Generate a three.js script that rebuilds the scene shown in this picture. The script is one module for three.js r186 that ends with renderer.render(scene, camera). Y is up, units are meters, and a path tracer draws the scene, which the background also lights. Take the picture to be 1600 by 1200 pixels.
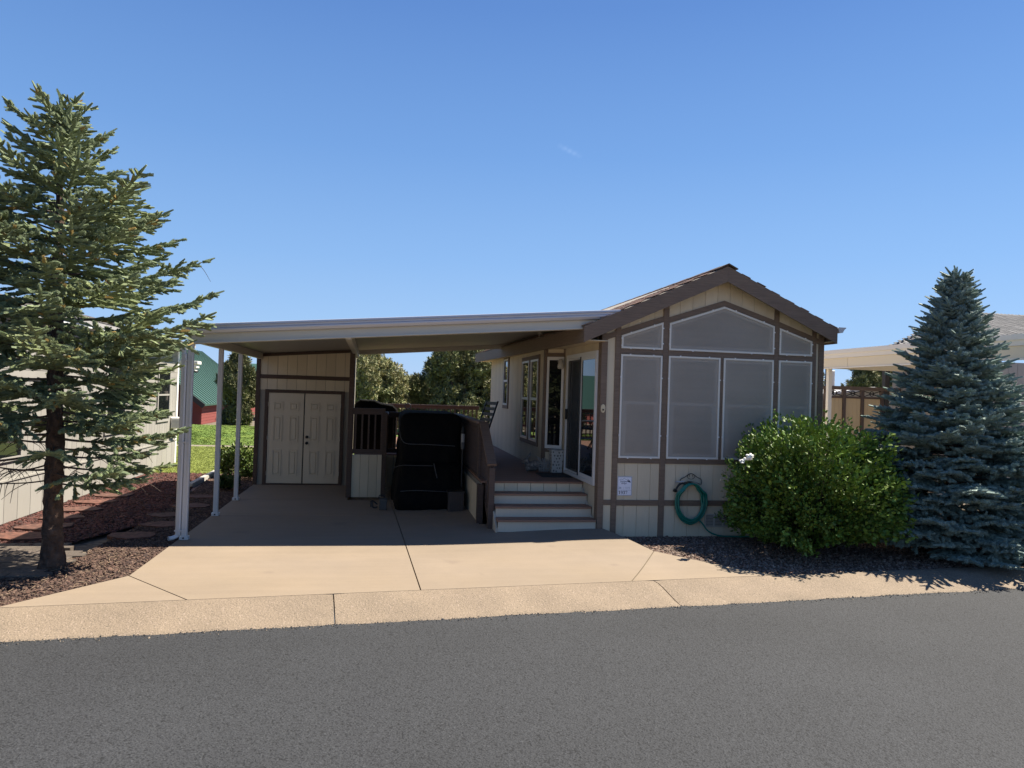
import * as THREE from 'three';
import { mergeGeometries } from 'three/addons/utils/BufferGeometryUtils.js';

// ------------------------------------------------------------------ camera, sky, sun, exposure
const D = Math.PI / 180;
const scene = new THREE.Scene();
const camera = new THREE.PerspectiveCamera(2 * Math.atan(600 / 1140) / D, 4 / 3, 0.1, 2000);
camera.position.set(0, 2.1, 0);
camera.rotation.order = 'YXZ';
camera.rotation.set(0.75 * D, -10 * D, 1.8 * D);
const EXPO = 2.5;
const renderer = new THREE.WebGLRenderer({ antialias: true });
renderer.toneMapping = THREE.LinearToneMapping;
renderer.toneMappingExposure = EXPO;
renderer.shadowMap.enabled = true;
const SUN = new THREE.Vector3(0.7, 1, -0.11).normalize();
{
  const W = 2048, H = 1024, d = new Float32Array(W * H * 4);
  const stops = [[-90, .13, .12, .10], [-4, .30, .36, .42], [0, .54, .74, 1.03], [4, .43, .68, 1.04], [10, .31, .56, .98], [18, .205, .42, .85], [28, .13, .29, .69], [45, .08, .185, .5], [90, .045, .12, .38]];
  const dir = new THREE.Vector3();
  // a short vapour trail, high up
  const trail = (x, y, z) => {
    const a = Math.atan2(x, -z) / D, e = Math.asin(y) / D, u = (a - 13.95) / 1.0, v = (e - 18.55) + (a - 13.95) * 0.44;
    return Math.abs(u) > 1 ? 0 : Math.exp(-v * v / .004) * (1 - u * u) * .14;
  };
  for (let j = 0; j < H; j++) {
    const el = (j + .5) / H * 180 - 90;
    let k = 0; while (k < stops.length - 2 && el > stops[k + 1][0]) k++;
    const s0 = stops[k], s1 = stops[k + 1], f = Math.min(1, Math.max(0, (el - s0[0]) / (s1[0] - s0[0])));
    for (let i = 0; i < W; i++) {
      const ph = ((i + .5) / W - .5) * 2 * Math.PI, ce = Math.cos(el * D);
      dir.set(Math.cos(ph) * ce, Math.sin(el * D), Math.sin(ph) * ce);
      const c = Math.max(0, dir.dot(SUN)), g = el > -2 ? .9 + .22 * Math.pow(c, 2) + .5 * Math.pow(c, 20) : 1, t = el > 17 && el < 20.5 ? trail(dir.x, dir.y, dir.z) : 0;
      const o = (j * W + i) * 4;
      for (let q = 0; q < 3; q++) d[o + q] = ((s0[q + 1] * (1 - f) + s1[q + 1] * f) * g + t) / EXPO;
      d[o + 3] = 1;
    }
  }
  const sky = new THREE.DataTexture(d, W, H, THREE.RGBAFormat, THREE.FloatType);
  sky.mapping = THREE.EquirectangularReflectionMapping; sky.magFilter = sky.minFilter = THREE.LinearFilter; sky.needsUpdate = true;
  scene.background = sky; scene.environment = sky;
}
const sun = new THREE.DirectionalLight(new THREE.Color(1, .92, .79), 5);
sun.position.set(2, 0, -11).addScaledVector(SUN, 60); sun.target.position.set(2, 0, -11);
sun.castShadow = true; sun.shadow.mapSize.set(4096, 4096);
Object.assign(sun.shadow.camera, { left: -35, right: 35, top: 35, bottom: -35, near: 1, far: 160 });
scene.add(sun, sun.target);

// ------------------------------------------------------------------ helpers
function rngOf(s) { return () => { s |= 0; s = s + 0x6D2B79F5 | 0; let t = Math.imul(s ^ s >>> 15, 1 | s); t = t + Math.imul(t ^ t >>> 7, 61 | t) ^ t; return ((t ^ t >>> 14) >>> 0) / 4294967296; }; }
let rnd = rngOf(11);
const rr = (a, b) => a + (b - a) * rnd(), cl = (v, a, b) => Math.min(b, Math.max(a, v)), lerp = (a, b, t) => a + (b - a) * t;
const sstep = (a, b, v) => { const t = cl((v - a) / (b - a), 0, 1); return t * t * (3 - 2 * t); };
const V = (x, y, z) => new THREE.Vector3(x, y, z);
const LAT = new Float32Array(65536); { const r = rngOf(5); for (let i = 0; i < 65536; i++) LAT[i] = r(); }
const PT = new Uint16Array(65536); { const r = rngOf(6); for (let i = 0; i < 65536; i++) PT[i] = r() * 65536; }
function vn(x, y, p, seed = 0) {          // value noise with period p
  const xi = Math.floor(x), yi = Math.floor(y), fx = x - xi, fy = y - yi, u = fx * fx * (3 - 2 * fx), v = fy * fy * (3 - 2 * fy);
  let a0 = xi % p, b0 = yi % p; if (a0 < 0) a0 += p; if (b0 < 0) b0 += p; const a1 = a0 + 1 === p ? 0 : a0 + 1, b1 = b0 + 1 === p ? 0 : b0 + 1;
  const r0 = PT[(a0 + seed * 7919) & 65535], r1 = PT[(a1 + seed * 7919) & 65535];
  const p0 = LAT[(r0 + b0 * 5) & 65535], p1 = LAT[(r1 + b0 * 5) & 65535], q0 = LAT[(r0 + b1 * 5) & 65535], q1 = LAT[(r1 + b1 * 5) & 65535];
  return (p0 * (1 - u) + p1 * u) * (1 - v) + (q0 * (1 - u) + q1 * u) * v;
}
function fbm(u, v, p, oct, seed = 0, gain = .5) { let a = 0, w = 1, s = 0; for (let o = 0; o < oct; o++) { a += w * vn(u * p, v * p, p, seed + o); s += w; w *= gain; p *= 2; } return a / s; }
const toS = c => c <= .0031308 ? 12.92 * c : 1.055 * Math.pow(c, 1 / 2.4) - .055;
function tex(size, metres, fn, colour = true) {   // fn(u,v) -> linear [r,g,b] (colour) or a height 0..1
  const d = new Uint8Array(size * size * 4);
  for (let j = 0; j < size; j++) for (let i = 0; i < size; i++) {
    const c = fn(i / size, j / size, i, j), o = (j * size + i) * 4;
    for (let q = 0; q < 3; q++) d[o + q] = cl(Math.round(255 * (colour ? toS(cl(c[q], 0, 1)) : c)), 0, 255);
    d[o + 3] = 255;
  }
  const t = new THREE.DataTexture(d, size, size); t.wrapS = t.wrapT = THREE.RepeatWrapping; t.magFilter = THREE.LinearFilter; t.minFilter = THREE.LinearMipmapLinearFilter; t.generateMipmaps = true;
  if (colour) t.colorSpace = THREE.SRGBColorSpace;
  t.repeat.set(1 / metres, 1 / metres); t.needsUpdate = true; return t;
}
const C = (r, g, b) => new THREE.Color().setRGB(r, g, b);
function M(c, rough = .7, o = {}) { return new THREE.MeshStandardMaterial({ color: C(...c), roughness: rough, ...o }); }
function PM(c, rough, o) { return new THREE.MeshPhysicalMaterial({ color: C(...c), roughness: rough, ...o }); }

const used = new Map();
function numbered(n) { const k = used.get(n) || 0; used.set(n, k + 1); return k ? n + '_' + String(k).padStart(3, '0') : n; }
const org = new WeakMap();
const O0 = V(0, 0, 0);
function put(o, name, parent, pos) {      // pos in world metres (groups are never turned)
  const top = parent === scene; o.name = top ? numbered(name) : name;
  const p = pos || O0, q = top ? O0 : (org.get(parent) || O0);
  o.position.set(p.x - q.x, p.y - q.y, p.z - q.z); org.set(o, p.clone()); parent.add(o);
  o.castShadow = o.receiveShadow = true; return o;
}
function thing(name, label, category, p = [0, 0, 0], group) {
  const g = put(new THREE.Group(), name, scene, V(...p)); g.userData = { label, category }; if (group) g.userData.group = group; return g;
}
function part(name, parent, p = [0, 0, 0]) { return put(new THREE.Group(), name, parent, V(...p)); }
function mesh(name, geo, mat, parent, p = [0, 0, 0]) { return put(new THREE.Mesh(geo, mat), name, parent, V(...p)); }
function tag(o, label, category, group) { o.userData.label = label; o.userData.category = category; if (group) o.userData.group = group; return o; }
function struct(o) { o.userData.kind = 'structure'; return o; }
function stuff(o) { o.userData.kind = 'stuff'; return o; }
function uvM(g, ou = 0, ov = 0) {          // uv in metres from the dominant normal
  const p = g.attributes.position, n = g.attributes.normal, uv = new Float32Array(p.count * 2);
  for (let i = 0; i < p.count; i++) {
    const x = p.getX(i), y = p.getY(i), z = p.getZ(i), nx = Math.abs(n.getX(i)), ny = Math.abs(n.getY(i)), nz = Math.abs(n.getZ(i));
    if (ny >= nx && ny >= nz) { uv[2 * i] = x + ou; uv[2 * i + 1] = z + ov; } else if (nx > nz) { uv[2 * i] = z + ou; uv[2 * i + 1] = y + ov; } else { uv[2 * i] = x + ou; uv[2 * i + 1] = y + ov; }
  }
  g.setAttribute('uv', new THREE.BufferAttribute(uv, 2)); return g;
}
const boxCache = new Map();
// box from min to max corner in world coordinates; edges chamfered by c
function chamfer(w, h, d, c) {
  const s = new THREE.Shape(), a = w / 2 - c, b = h / 2 - c;
  s.moveTo(-a, -b); s.lineTo(a, -b); s.lineTo(a, b); s.lineTo(-a, b); s.closePath();
  const g = new THREE.ExtrudeGeometry(s, { depth: d - 2 * c, bevelEnabled: true, bevelThickness: c, bevelSize: c, bevelSegments: 1, curveSegments: 1 });
  g.translate(0, 0, -d / 2 + c); return g;
}
function box(name, x0, x1, y0, y1, z0, z1, mat, parent, c = 0) {
  const w = x1 - x0, h = y1 - y0, d = z1 - z0, vr = Math.floor(rnd() * 4), k = [w, h, d, c].map(v => v.toFixed(3)).join() + vr;
  let g = boxCache.get(k);
  if (!g) { g = uvM(c ? chamfer(w, h, d, c) : new THREE.BoxGeometry(w, h, d), vr * 1.37 + w, vr * .73 + h); boxCache.set(k, g); }
  return mesh(name, g, mat, parent, [(x0 + x1) / 2, (y0 + y1) / 2, (z0 + z1) / 2]);
}
// bar of section w x h between two world points (h is measured "up")
function bar(name, a, b, w, h, mat, parent, up = V(0, 1, 0)) {
  const A = V(...a), B = V(...b), L = A.distanceTo(B), g = uvM(new THREE.BoxGeometry(w, h, L), rnd() * 3, rnd() * 3);
  const zz = B.clone().sub(A).normalize(), xx = new THREE.Vector3().crossVectors(up, zz).normalize(), yy = new THREE.Vector3().crossVectors(zz, xx);
  const m = mesh(name, g, mat, parent, A.clone().add(B).multiplyScalar(.5).toArray());
  m.quaternion.setFromRotationMatrix(new THREE.Matrix4().makeBasis(xx, yy, zz)); return m;
}
// polygon in xy extruded along z from z0 to z1
function poly(pts, z0, z1) { const s = new THREE.Shape(pts.map(p => new THREE.Vector2(p[0], p[1]))); const g = new THREE.ExtrudeGeometry(s, { depth: z1 - z0, bevelEnabled: false, curveSegments: 1 }); g.translate(0, 0, z0); return uvM(g); }
function frameGeo(out, inn, z0, z1) { const s = new THREE.Shape(out.map(p => new THREE.Vector2(...p))); s.holes.push(new THREE.Path(inn.map(p => new THREE.Vector2(...p)))); const g = new THREE.ExtrudeGeometry(s, { depth: z1 - z0, bevelEnabled: false }); g.translate(0, 0, z0); return uvM(g); }
function inset(pts, d) { // inset of a convex ccw polygon
  const n = pts.length, L = pts.map((p, i) => { const q = pts[(i + 1) % n], dx = q[0] - p[0], dy = q[1] - p[1], l = Math.hypot(dx, dy); return [p[0] - dy / l * d, p[1] + dx / l * d, dx, dy]; });
  return pts.map((_, i) => { const a = L[(i + n - 1) % n], b = L[i], den = a[2] * b[3] - a[3] * b[2], t = ((b[0] - a[0]) * b[3] - (b[1] - a[1]) * b[2]) / den; return [a[0] + a[2] * t, a[1] + a[3] * t]; });
}
function tube(pts, r, seg = 24, rad = 6, closed = false) { return new THREE.TubeGeometry(new THREE.CatmullRomCurve3(pts.map(p => Array.isArray(p) ? V(...p) : p), closed), seg, r, rad, closed); }
function subdiv(tris, n) { for (let k = 0; k < n; k++) { const o = []; for (const [a, b, c] of tris) { const m = (p, q) => [(p[0] + q[0]) / 2, (p[1] + q[1]) / 2], ab = m(a, b), bc = m(b, c), ca = m(c, a); o.push([a, ab, ca], [ab, b, bc], [ca, bc, c], [ab, bc, ca]); } tris = o; } return tris; }
// ground sheet over a polygon in (x,z), height from hf, optional skirt, optional vertex tint
function sheet(pts, hf, sub = 3, skirt = 0, tint) {
  const tr = THREE.ShapeUtils.triangulateShape(pts.map(p => new THREE.Vector2(p[0], p[1])), []).map(t => t.map(i => pts[i]));
  const P = [], push = (x, y, z) => P.push(x, y, z);
  for (let [a, b, c] of subdiv(tr, sub)) { if ((b[0] - a[0]) * (c[1] - a[1]) - (b[1] - a[1]) * (c[0] - a[0]) > 0) [b, c] = [c, b]; for (const q of [a, b, c]) push(q[0], hf(q[0], q[1]), q[1]); }
  if (skirt) for (let i = 0; i < pts.length; i++) { const a = pts[i], b = pts[(i + 1) % pts.length], n = 2 ** sub; for (let k = 0; k < n; k++) { const p = [lerp(a[0], b[0], k / n), lerp(a[1], b[1], k / n)], q = [lerp(a[0], b[0], (k + 1) / n), lerp(a[1], b[1], (k + 1) / n)], yp = hf(...p), yq = hf(...q); push(p[0], yp, p[1]); push(q[0], yq, q[1]); push(q[0], yq - skirt, q[1]); push(p[0], yp, p[1]); push(q[0], yq - skirt, q[1]); push(p[0], yp - skirt, p[1]); } }
  const g = new THREE.BufferGeometry(); g.setAttribute('position', new THREE.Float32BufferAttribute(P, 3)); g.computeVertexNormals(); uvM(g);
  if (tint) { const cc = []; for (let i = 0; i < P.length; i += 3) cc.push(...tint(P[i], P[i + 2])); g.setAttribute('color', new THREE.Float32BufferAttribute(cc, 3)); }
  return g;
}

// ------------------------------------------------------------------ textures and materials
const T = {};
T.asphalt = tex(1024, 2.6, (u, v) => { const g = vn(u * 420, v * 420, 420, 1), g2 = vn(u * 230, v * 230, 230, 2), c = fbm(u, v, 6, 4, 3); let k = .28 + .66 * g + .48 * g2 + .16 * (c - .5); if (g * g2 > .76) k += .8; if (g2 < .2) k *= .5; return [.5 * k, .5 * k, .505 * k]; });
T.asphaltB = tex(1024, 2.6, (u, v) => .5 * vn(u * 420, v * 420, 420, 1) + .5 * vn(u * 230, v * 230, 230, 2), false);
T.conc = tex(1024, 4, (u, v) => { const k = .84 + .2 * (fbm(u, v, 5, 6, 11, .62)) + .07 * (vn(u * 512, v * 512, 512, 12) - .5) + .05 * (vn(u * 6, v * 90, 6, 14) - .5), w = fbm(u, v, 4, 4, 15) - .5; return [.66 * k, .66 * k * (1 - .03 * w), .66 * k * (1 - .12 * w)]; });
T.concB = tex(512, 4, (u, v) => fbm(u, v, 32, 4, 17), false);
T.kerb = tex(1024, 1.8, (u, v) => { const a = vn(u * 380, v * 380, 380, 21), b = vn(u * 220, v * 220, 220, 22), c = fbm(u, v, 5, 4, 23); let k = .62 + .22 * a + .2 * b + .3 * (c - .5), r = 1, bl = 1; if (b > .86) { k *= 1.28; bl = 1.12; } if (b < .12) { k *= .66; r = .93; } return [.68 * k * r, .68 * k, .68 * k * bl]; });
T.kerbB = tex(1024, 1.8, (u, v) => .4 * vn(u * 300, v * 300, 300, 21) + .6 * vn(u * 150, v * 150, 150, 22), false);
T.wood = tex(512, 1, (u, v) => { const k = .72 + .3 * vn(u * 6, v * 128, 128, 31) * 1 + .18 * vn(u * 24, v * 256, 256, 32) - .12 * fbm(u, v, 4, 3, 33); return [.85 * k, .85 * k, .85 * k]; });
T.sidingB = tex(512, .6, (u, v) => .6 * vn(u * 160, v * 8, 160, 41) + .4 * vn(u * 256, v * 24, 256, 42), false);
T.siding = tex(512, 1.7, (u, v) => { const k = .9 + .1 * fbm(u, v, 5, 5, 43) + .05 * (vn(u * 256, v * 16, 256, 44) - .5); return [k, k * .998, k * (.985 + .02 * fbm(u, v, 3, 2, 47))]; });
T.bark = tex(512, .5, (u, v) => { const p = vn(u * 16, v * 7, 16, 51), q = fbm(u, v, 12, 4, 52), k = .35 + .55 * p * q * 1.7; return [k * 1.05, k * .93, k * .83]; });
T.barkB = tex(512, .5, (u, v) => vn(u * 16, v * 7, 16, 51) * .7 + .3 * fbm(u, v, 24, 3, 53), false);
T.shingle = tex(512, 1.2, (u, v) => { const k = .7 + .35 * vn(u * 256, v * 256, 256, 61) + .25 * (fbm(u, v, 6, 3, 62) - .5); return [k, k * .97, k * .95]; });
T.soil = tex(1024, 2, (u, v) => { const a = vn(u * 90, v * 90, 90, 71), b = vn(u * 45, v * 45, 45, 72), k = .45 + .5 * a * b + .4 * b * b + .3 * (fbm(u, v, 5, 3, 73) - .5); return [k, k * .96, k * .92]; });
T.grass = tex(1024, 3, (u, v) => { const a = vn(u * 300, v * 300, 300, 81), b = fbm(u, v, 8, 5, 82); const k = .55 + .35 * a + .5 * (b - .3); return [k * (.9 + .35 * (b - .5)), k, k * .9]; });
T.fabricB = tex(512, .5, (u, v) => fbm(u, v, 5, 6, 91), false);

const SID = [.6, .51, .36], TRIM = [.2, .138, .094];
const mSiding = M(SID, .75, { map: T.siding, bumpMap: T.sidingB, bumpScale: .0012 });
const mSiding2 = M([.58, .492, .348], .78, { map: T.siding, bumpMap: T.sidingB, bumpScale: .0012 });
const mSidings = [mSiding, mSiding2, M([.615, .524, .372], .74, { map: T.siding, bumpMap: T.sidingB, bumpScale: .0012 })];
const mGroove = M([.2, .18, .15], .9);
const mTrim = M(TRIM, .7, { map: T.wood });
const mTrim2 = M([.085, .05, .033], .7, { map: T.wood });           // redder brown of shed and deck framing
const mDeck = M([.31, .17, .11], .7, { map: T.wood });
const mDeck2 = M([.28, .15, .097], .72, { map: T.wood });
const mRailTop = M([.2, .125, .085], .65, { map: T.wood });
const mRail = M([.09, .055, .04], .68, { map: T.wood });
const mWhite = M([.72, .71, .68], .45);
const mAlu = PM([.54, .535, .53], .38, { clearcoat: .3, clearcoatRoughness: .3 });
const mAluW = M([.47, .44, .37], .42);
const mPan = M([.29, .275, .245], .55);
const mFascia = M([.42, .43, .47], .36, { metalness: .25 });
const mGlass = PM([.008, .009, .01], .015, { ior: 1.52, specularIntensity: 1 });
const mVinyl = M([.66, .65, .62], .4);
const mScreenF = M([.64, .61, .54], .5);
const mScreen = M([.6, .53, .435], .9, { map: T.conc, transparent: true, opacity: .74, side: THREE.DoubleSide });
const mBlackMetal = M([.009, .009, .009], .5);
const mCover = PM([.006, .006, .006], .9, { specularIntensity: .2, bumpMap: T.fabricB, bumpScale: .02 });
const mConcs = [[.345, .267, .187], [.355, .275, .194], [.336, .261, .184]].map(c => M(c.map(v => v * .62 / .6), .85, { map: T.conc, bumpMap: T.concB, bumpScale: .0016, vertexColors: true }));
const mKerb = M([.56, .428, .295].map(v => v * .6), .9, { map: T.kerb, bumpMap: T.kerbB, bumpScale: .005 });
const mAsphalt = M([.0585, .0615, .0655], .88, { map: T.asphalt, bumpMap: T.asphaltB, bumpScale: .006, vertexColors: true });

// ------------------------------------------------------------------ ground, road, kerb, driveway
const TH = 5.5 * D, KU = V(Math.cos(TH), 0, -Math.sin(TH)), KN = V(Math.sin(TH), 0, Math.cos(TH)), K0 = V(-.43, 0, -7.64);
const kp = (t, n, y = 0) => V(K0.x + KU.x * t + KN.x * n, y, K0.z + KU.z * t + KN.z * n);
const kz = x => K0.z - (x - K0.x) * Math.tan(TH);
const hDrive = (x, z) => .004 + .115 * sstep(.2, 3.3, x) * sstep(8.2, 10.6, -z);
const fl = y => () => y;
{
  // land behind the kerb, reaching the horizon
  const a = kp(-900, .05), b = kp(900, .05);
  const g = sheet([[a.x, a.z], [b.x, b.z], [b.x + 200, -1400], [a.x - 200, -1400]], fl(-.06), 2);
  struct(mesh('ground', g, M([.2, .165, .12], .95, { map: T.soil }), scene));
  const p = [kp(-11, .60), kp(14, .60), kp(14, 9.2), kp(-11, 9.2)].map(v => [v.x, v.z]);
  const road = mesh('road', sheet(p, fl(-.1), 7, 0, (x, z) => { const nn = (x - K0.x) * KN.x + (z - K0.z) * KN.z, k = .93 + .34 * (fbm(x * .03 + 5, z * .03 + 5, 20, 5, 5) - .5) + .1 * (vn(x * .35 + 40, z * .9 + 40, 512, 6) - .5) + .09 * (vn(nn * 1.7 + 30, x * .12 + 30, 512, 9) - .5); const pt = (cx, cz, a, b) => Math.exp(-((x - cx) ** 2 / a + (z - cz) ** 2 / b)), q = 1 - .3 * pt(-1.02, -4.35, .05, .012) * vn(x * 14 + 90, z * 14 + 90, 4096, 3) - .35 * pt(-1.93, -5.45, .012, .0012); return [k * q, k * q, k * q]; }), mAsphalt, scene);
  struct(road);
  for (const [a, b] of [[-70, -11], [14, 70]]) struct(mesh('road', sheet([kp(a, .6), kp(b, .6), kp(b, 9.2), kp(a, 9.2)].map(v => [v.x, v.z]), fl(-.1), 2, 0, () => [.93, .93, .93]), mAsphalt, scene));
  const c = [kp(-900, 9.1), kp(900, 9.1)];
  struct(mesh('ground', sheet([[c[0].x, c[0].z], [c[1].x, c[1].z], [c[1].x, 900], [c[0].x, 900]], fl(-.07), 1), M([.36, .285, .2], .95, { map: T.soil }), scene));
}
{ // rolled kerb, cast in lengths
  const kerb = put(new THREE.Group(), 'kerb', scene, V(K0.x, 0, K0.z)); struct(kerb);
  const prof = [[0, -.1], [0, .006], [.02, .012], [.12, .012], [.24, -.004], [.38, -.036], [.52, -.068], [.63, -.086], [.665, -.1], [.67, -.16]];
  const js = [-60, -30, -15, -8, -4.1, 0, 3.57, 7.5, 11.4, 15.3, 25, 50];
  for (let i = 0; i + 1 < js.length; i++) {
    const t0 = js[i] + .006, t1 = js[i + 1] - .006, N = Math.ceil((t1 - t0) / .12) > 60 ? 60 : Math.ceil((t1 - t0) / .12), P = [];
    const at = (k, j) => { const t = lerp(t0, t1, k / N), e = Math.min(t - t0, t1 - t), r = e < .05 && e >= 0 ? .012 * (1 - e / .05) : 0; const [n, y] = prof[j]; const wob = j >= 7 ? (vn(t * 4 + 900, i * 7.3, 4096, 3) - .5) * .035 + (vn(t * 17 + 900, i, 8192, 4) - .5) * .02 : 0; return kp(t, n + wob, y - (j > 0 && j < 9 ? r * .5 : 0)); };
    for (let k = 0; k < N; k++) for (let j = 0; j + 1 < prof.length; j++) { const a = at(k, j), b = at(k + 1, j), c = at(k + 1, j + 1), d = at(k, j + 1); for (const q of [a, d, c, a, c, b]) P.push(q.x, q.y, q.z); }
    for (const k of [0, N]) for (let j = 1; j + 1 < prof.length; j++) { const a = at(k, 0), b = at(k, j), c = at(k, j + 1); for (const q of [a, b, c]) P.push(q.x, q.y, q.z); }
    let g = new THREE.BufferGeometry(); g.setAttribute('position', new THREE.Float32BufferAttribute(P, 3)); g.computeVertexNormals(); uvM(g, i * .37, i * .71);
    g.translate(-K0.x, 0, -K0.z); mesh('kerb_length', g, mKerb, kerb, [K0.x, 0, K0.z]);
  }
}
{ // driveway slabs, each its own casting with open joints
  const dw = put(new THREE.Group(), 'driveway', scene, V(0, 0, -10)); struct(dw);
  const B = -.012, jx = z => lerp(.46, .25, (z + 7.7) / (-13 + 7.7));
  const slabs = [
    [[-2.64, -8.5], [-1.8, kz(-1.8) + B], [jx(-7.7), kz(.46) + B], [jx(-12.3), -12.3], [-2.64, -12.3]],
    [[-2.64, -8.5], [-3.42, kz(-3.42) + B], [-1.8, kz(-1.8) + B]],
    [[jx(-7.7), kz(.46) + B], [2.86, kz(2.86) + B], [3.64, -9.3], [3.30, -10.62], [3.21, -11.3], [1.55, -11.3], [1.55, -12.3], [jx(-12.3), -12.3]],
    [[2.86, kz(2.86) + B], [4.78, kz(4.78) + B], [3.64, -9.3]],
    [[-2.64, -12.3], [jx(-12.3), -12.3], [.2, -14.05], [-2.64, -14.05]],
    [[jx(-12.3), -12.3], [1.54, -12.3], [1.54, -15.8], [.2, -15.8], [.2, -14.05]],
    [[-2.64, -14.05], [-.6, -14.05], [-.6, -16.3], [-2.64, -16.3]],
  ];
  const spots = [[.9, -9.0, .16], [-1.2, -8.6, .1], [2.3, -9.6, .12], [-1.9, -10.9, .2], [-.6, -11.6, .25], [.95, -12.5, .2], [1.2, -8.35, .07], [-.3, -9.4, .06], [2.9, -8.7, .08]];
  const stain = (x, z) => { let k = 1 + .13 * (fbm(x * .05 + 9, z * .05 + 9, 24, 5, 31, .6) - .5) + .05 * (vn(x * 1.2 + 50, z * 9 + 90, 4096, 6) - .5), w = 0; for (const [cx, cz, r] of spots) { const d = Math.hypot(x - cx, z - cz) / r, n = vn(x * 11 + 70, z * 11 + 70, 4096, 8); w = Math.max(w, cl(1.1 - d - .9 * n, 0, 1)); } k *= 1 - .22 * w; return [k, k * (1 - .02 * w), k * (1 + .03 * w)]; };
  slabs.forEach((s, i) => {
    // shrink each slab a little so that the joints stay open
    const ar = s.reduce((a, p, k) => { const q = s[(k + 1) % s.length]; return a + p[0] * q[1] - q[0] * p[1]; }, 0);
    const ccw = ar > 0 ? s : s.slice().reverse(), pts = i === 2 || i === 6 ? ccw : inset(ccw, .007);
    mesh('slab', sheet(i === 2 ? inset(ccw, .007) : pts, hDrive, 6, .09, stain).translate(0, 0, 10), mConcs[i % 3], dw, [0, 0, -10]);
  });
}
// grit crumbled from the road edge
const edgeGrit = () => { const n = 2600, im = new THREE.InstancedMesh(stoneG, M([1, 1, 1], .95), n); for (let i = 0; i < n; i++) { const t = rr(-5, 12), p = kp(t, .655 + Math.abs(rr(-1, 1) * rr(-1, 1)) * .16 - .02, -.098), s = rr(.003, .0085) * (rnd() < .05 ? 1.7 : 1); _m.compose(p, _q.setFromEuler(_e.set(rr(0, 3), rr(0, 3), rr(0, 3))), _s.set(s, s, s)); im.setMatrixAt(i, _m); const k = rr(.5, 1.3), d = rnd() < .6; im.setColorAt(i, d ? _c.setRGB(.045 * k, .046 * k, .048 * k) : _c.setRGB(.2 * k, .16 * k, .115 * k)); } put(im, 'road_grit', scene); tag(stuff(im), 'dark grit along the ragged road edge at the kerb', 'grit'); };
// gravel beds: soil sheets with loose stones on them
function inPoly(x, z, P) { let c = false; for (let i = 0, j = P.length - 1; i < P.length; j = i++) if ((P[i][1] > z) !== (P[j][1] > z) && x < (P[j][0] - P[i][0]) * (z - P[i][1]) / (P[j][1] - P[i][1]) + P[i][0]) c = !c; return c; }
const stoneG = (() => { const g = new THREE.IcosahedronGeometry(1, 0); const p = g.attributes.position; for (let i = 0; i < p.count; i++) { const x = p.getX(i), y = p.getY(i), z = p.getZ(i), k = 1 + .28 * Math.sin(x * 9 + y * 5) * Math.cos(z * 7); p.setXYZ(i, x * k, y * k * .62, z * k); } g.computeVertexNormals(); return g; })();
const _m = new THREE.Matrix4(), _q = new THREE.Quaternion(), _s = V(), _p = V(), _c = new THREE.Color(), _e = new THREE.Euler();
function gravel(name, P, n, size, cols, y, keep) {
  const xs = P.map(p => p[0]), zs = P.map(p => p[1]), x0 = Math.min(...xs), x1 = Math.max(...xs), z0 = Math.min(...zs), z1 = Math.max(...zs);
  const L = []; let guard = 0;
  while (L.length < n && guard++ < n * 12) { const x = rr(x0, x1), z = rr(z0, z1); if (!inPoly(x, z, P) || (keep && !keep(x, z))) continue; L.push([x, z]); }
  const im = new THREE.InstancedMesh(stoneG, M([1, 1, 1], .9), L.length);
  L.forEach(([x, z], i) => { const s = size * rr(.5, 1.35) * (rnd() < .06 ? 1.6 : 1); _m.compose(_p.set(x, y + s * rr(0, .5), z), _q.setFromEuler(_e.set(rr(-.6, .6), rr(0, 6.3), rr(-.6, .6))), _s.set(s * rr(.8, 1.3), s, s)); im.setMatrixAt(i, _m); const c = cols[Math.floor(rnd() * cols.length)], k = rr(.65, 1.25); im.setColorAt(i, _c.setRGB(c[0] * k, c[1] * k, c[2] * k)); });
  put(im, name, scene); stuff(im); return im;
}
edgeGrit();
const redP = [[-5.28, -18.2], [-3.85, -18.2], [-3.78, -15.9], [-3.5, -14], [-3.45, -11.6], [-3.9, -10.35], [-4.55, -9.9], [-4.7, -8.8], [-5.28, -8.2]];
const brownP = [[-3.85, -18.2], [-2.66, -18.2], [-2.66, -8.5], [-3.45, kz(-3.45) - .01], [-6.2, kz(-6.2) - .01], [-6.2, -8.2], [-4.7, -8.8], [-3.55, -8.9], [-3.45, -11.6], [-3.5, -14]];
const rightP = [[3.3, -10.56], [3.66, -9.3], [4.82, kz(4.82) - .01], [13, kz(13) - .01], [13, -12], [6.95, -12], [6.95, -10.56]];
struct(mesh('gravel_bed', sheet(redP, fl(-.012), 2), M([.07, .027, .02], .95, { map: T.soil }), scene));
struct(mesh('gravel_bed', sheet(brownP, fl(-.016), 2), M([.085, .05, .036], .95, { map: T.soil }), scene));
struct(mesh('gravel_bed', sheet(rightP, fl(-.014), 2), M([.12, .085, .063], .95, { map: T.soil }), scene));
tag(gravel('lava_gravel', redP, 26000, .017, [[.095, .032, .024], [.075, .027, .021], [.12, .045, .033], [.05, .024, .02]], -.01), 'dark red lava gravel beside the pale grey neighbouring wall', 'gravel');
tag(gravel('brown_gravel', brownP, 38000, .0125, [[.095, .052, .036], [.065, .036, .026], [.125, .08, .055], [.045, .025, .019]], -.014), 'brown gravel and bark litter round the loose spruce trunk', 'gravel');
tag(gravel('tan_gravel', rightP, 42000, .0135, [[.19, .135, .1], [.13, .09, .066], [.25, .19, .15], [.09, .06, .046], [.17, .1, .072]], -.012), 'tan pink gravel below the gable front and bushes', 'gravel');
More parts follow.
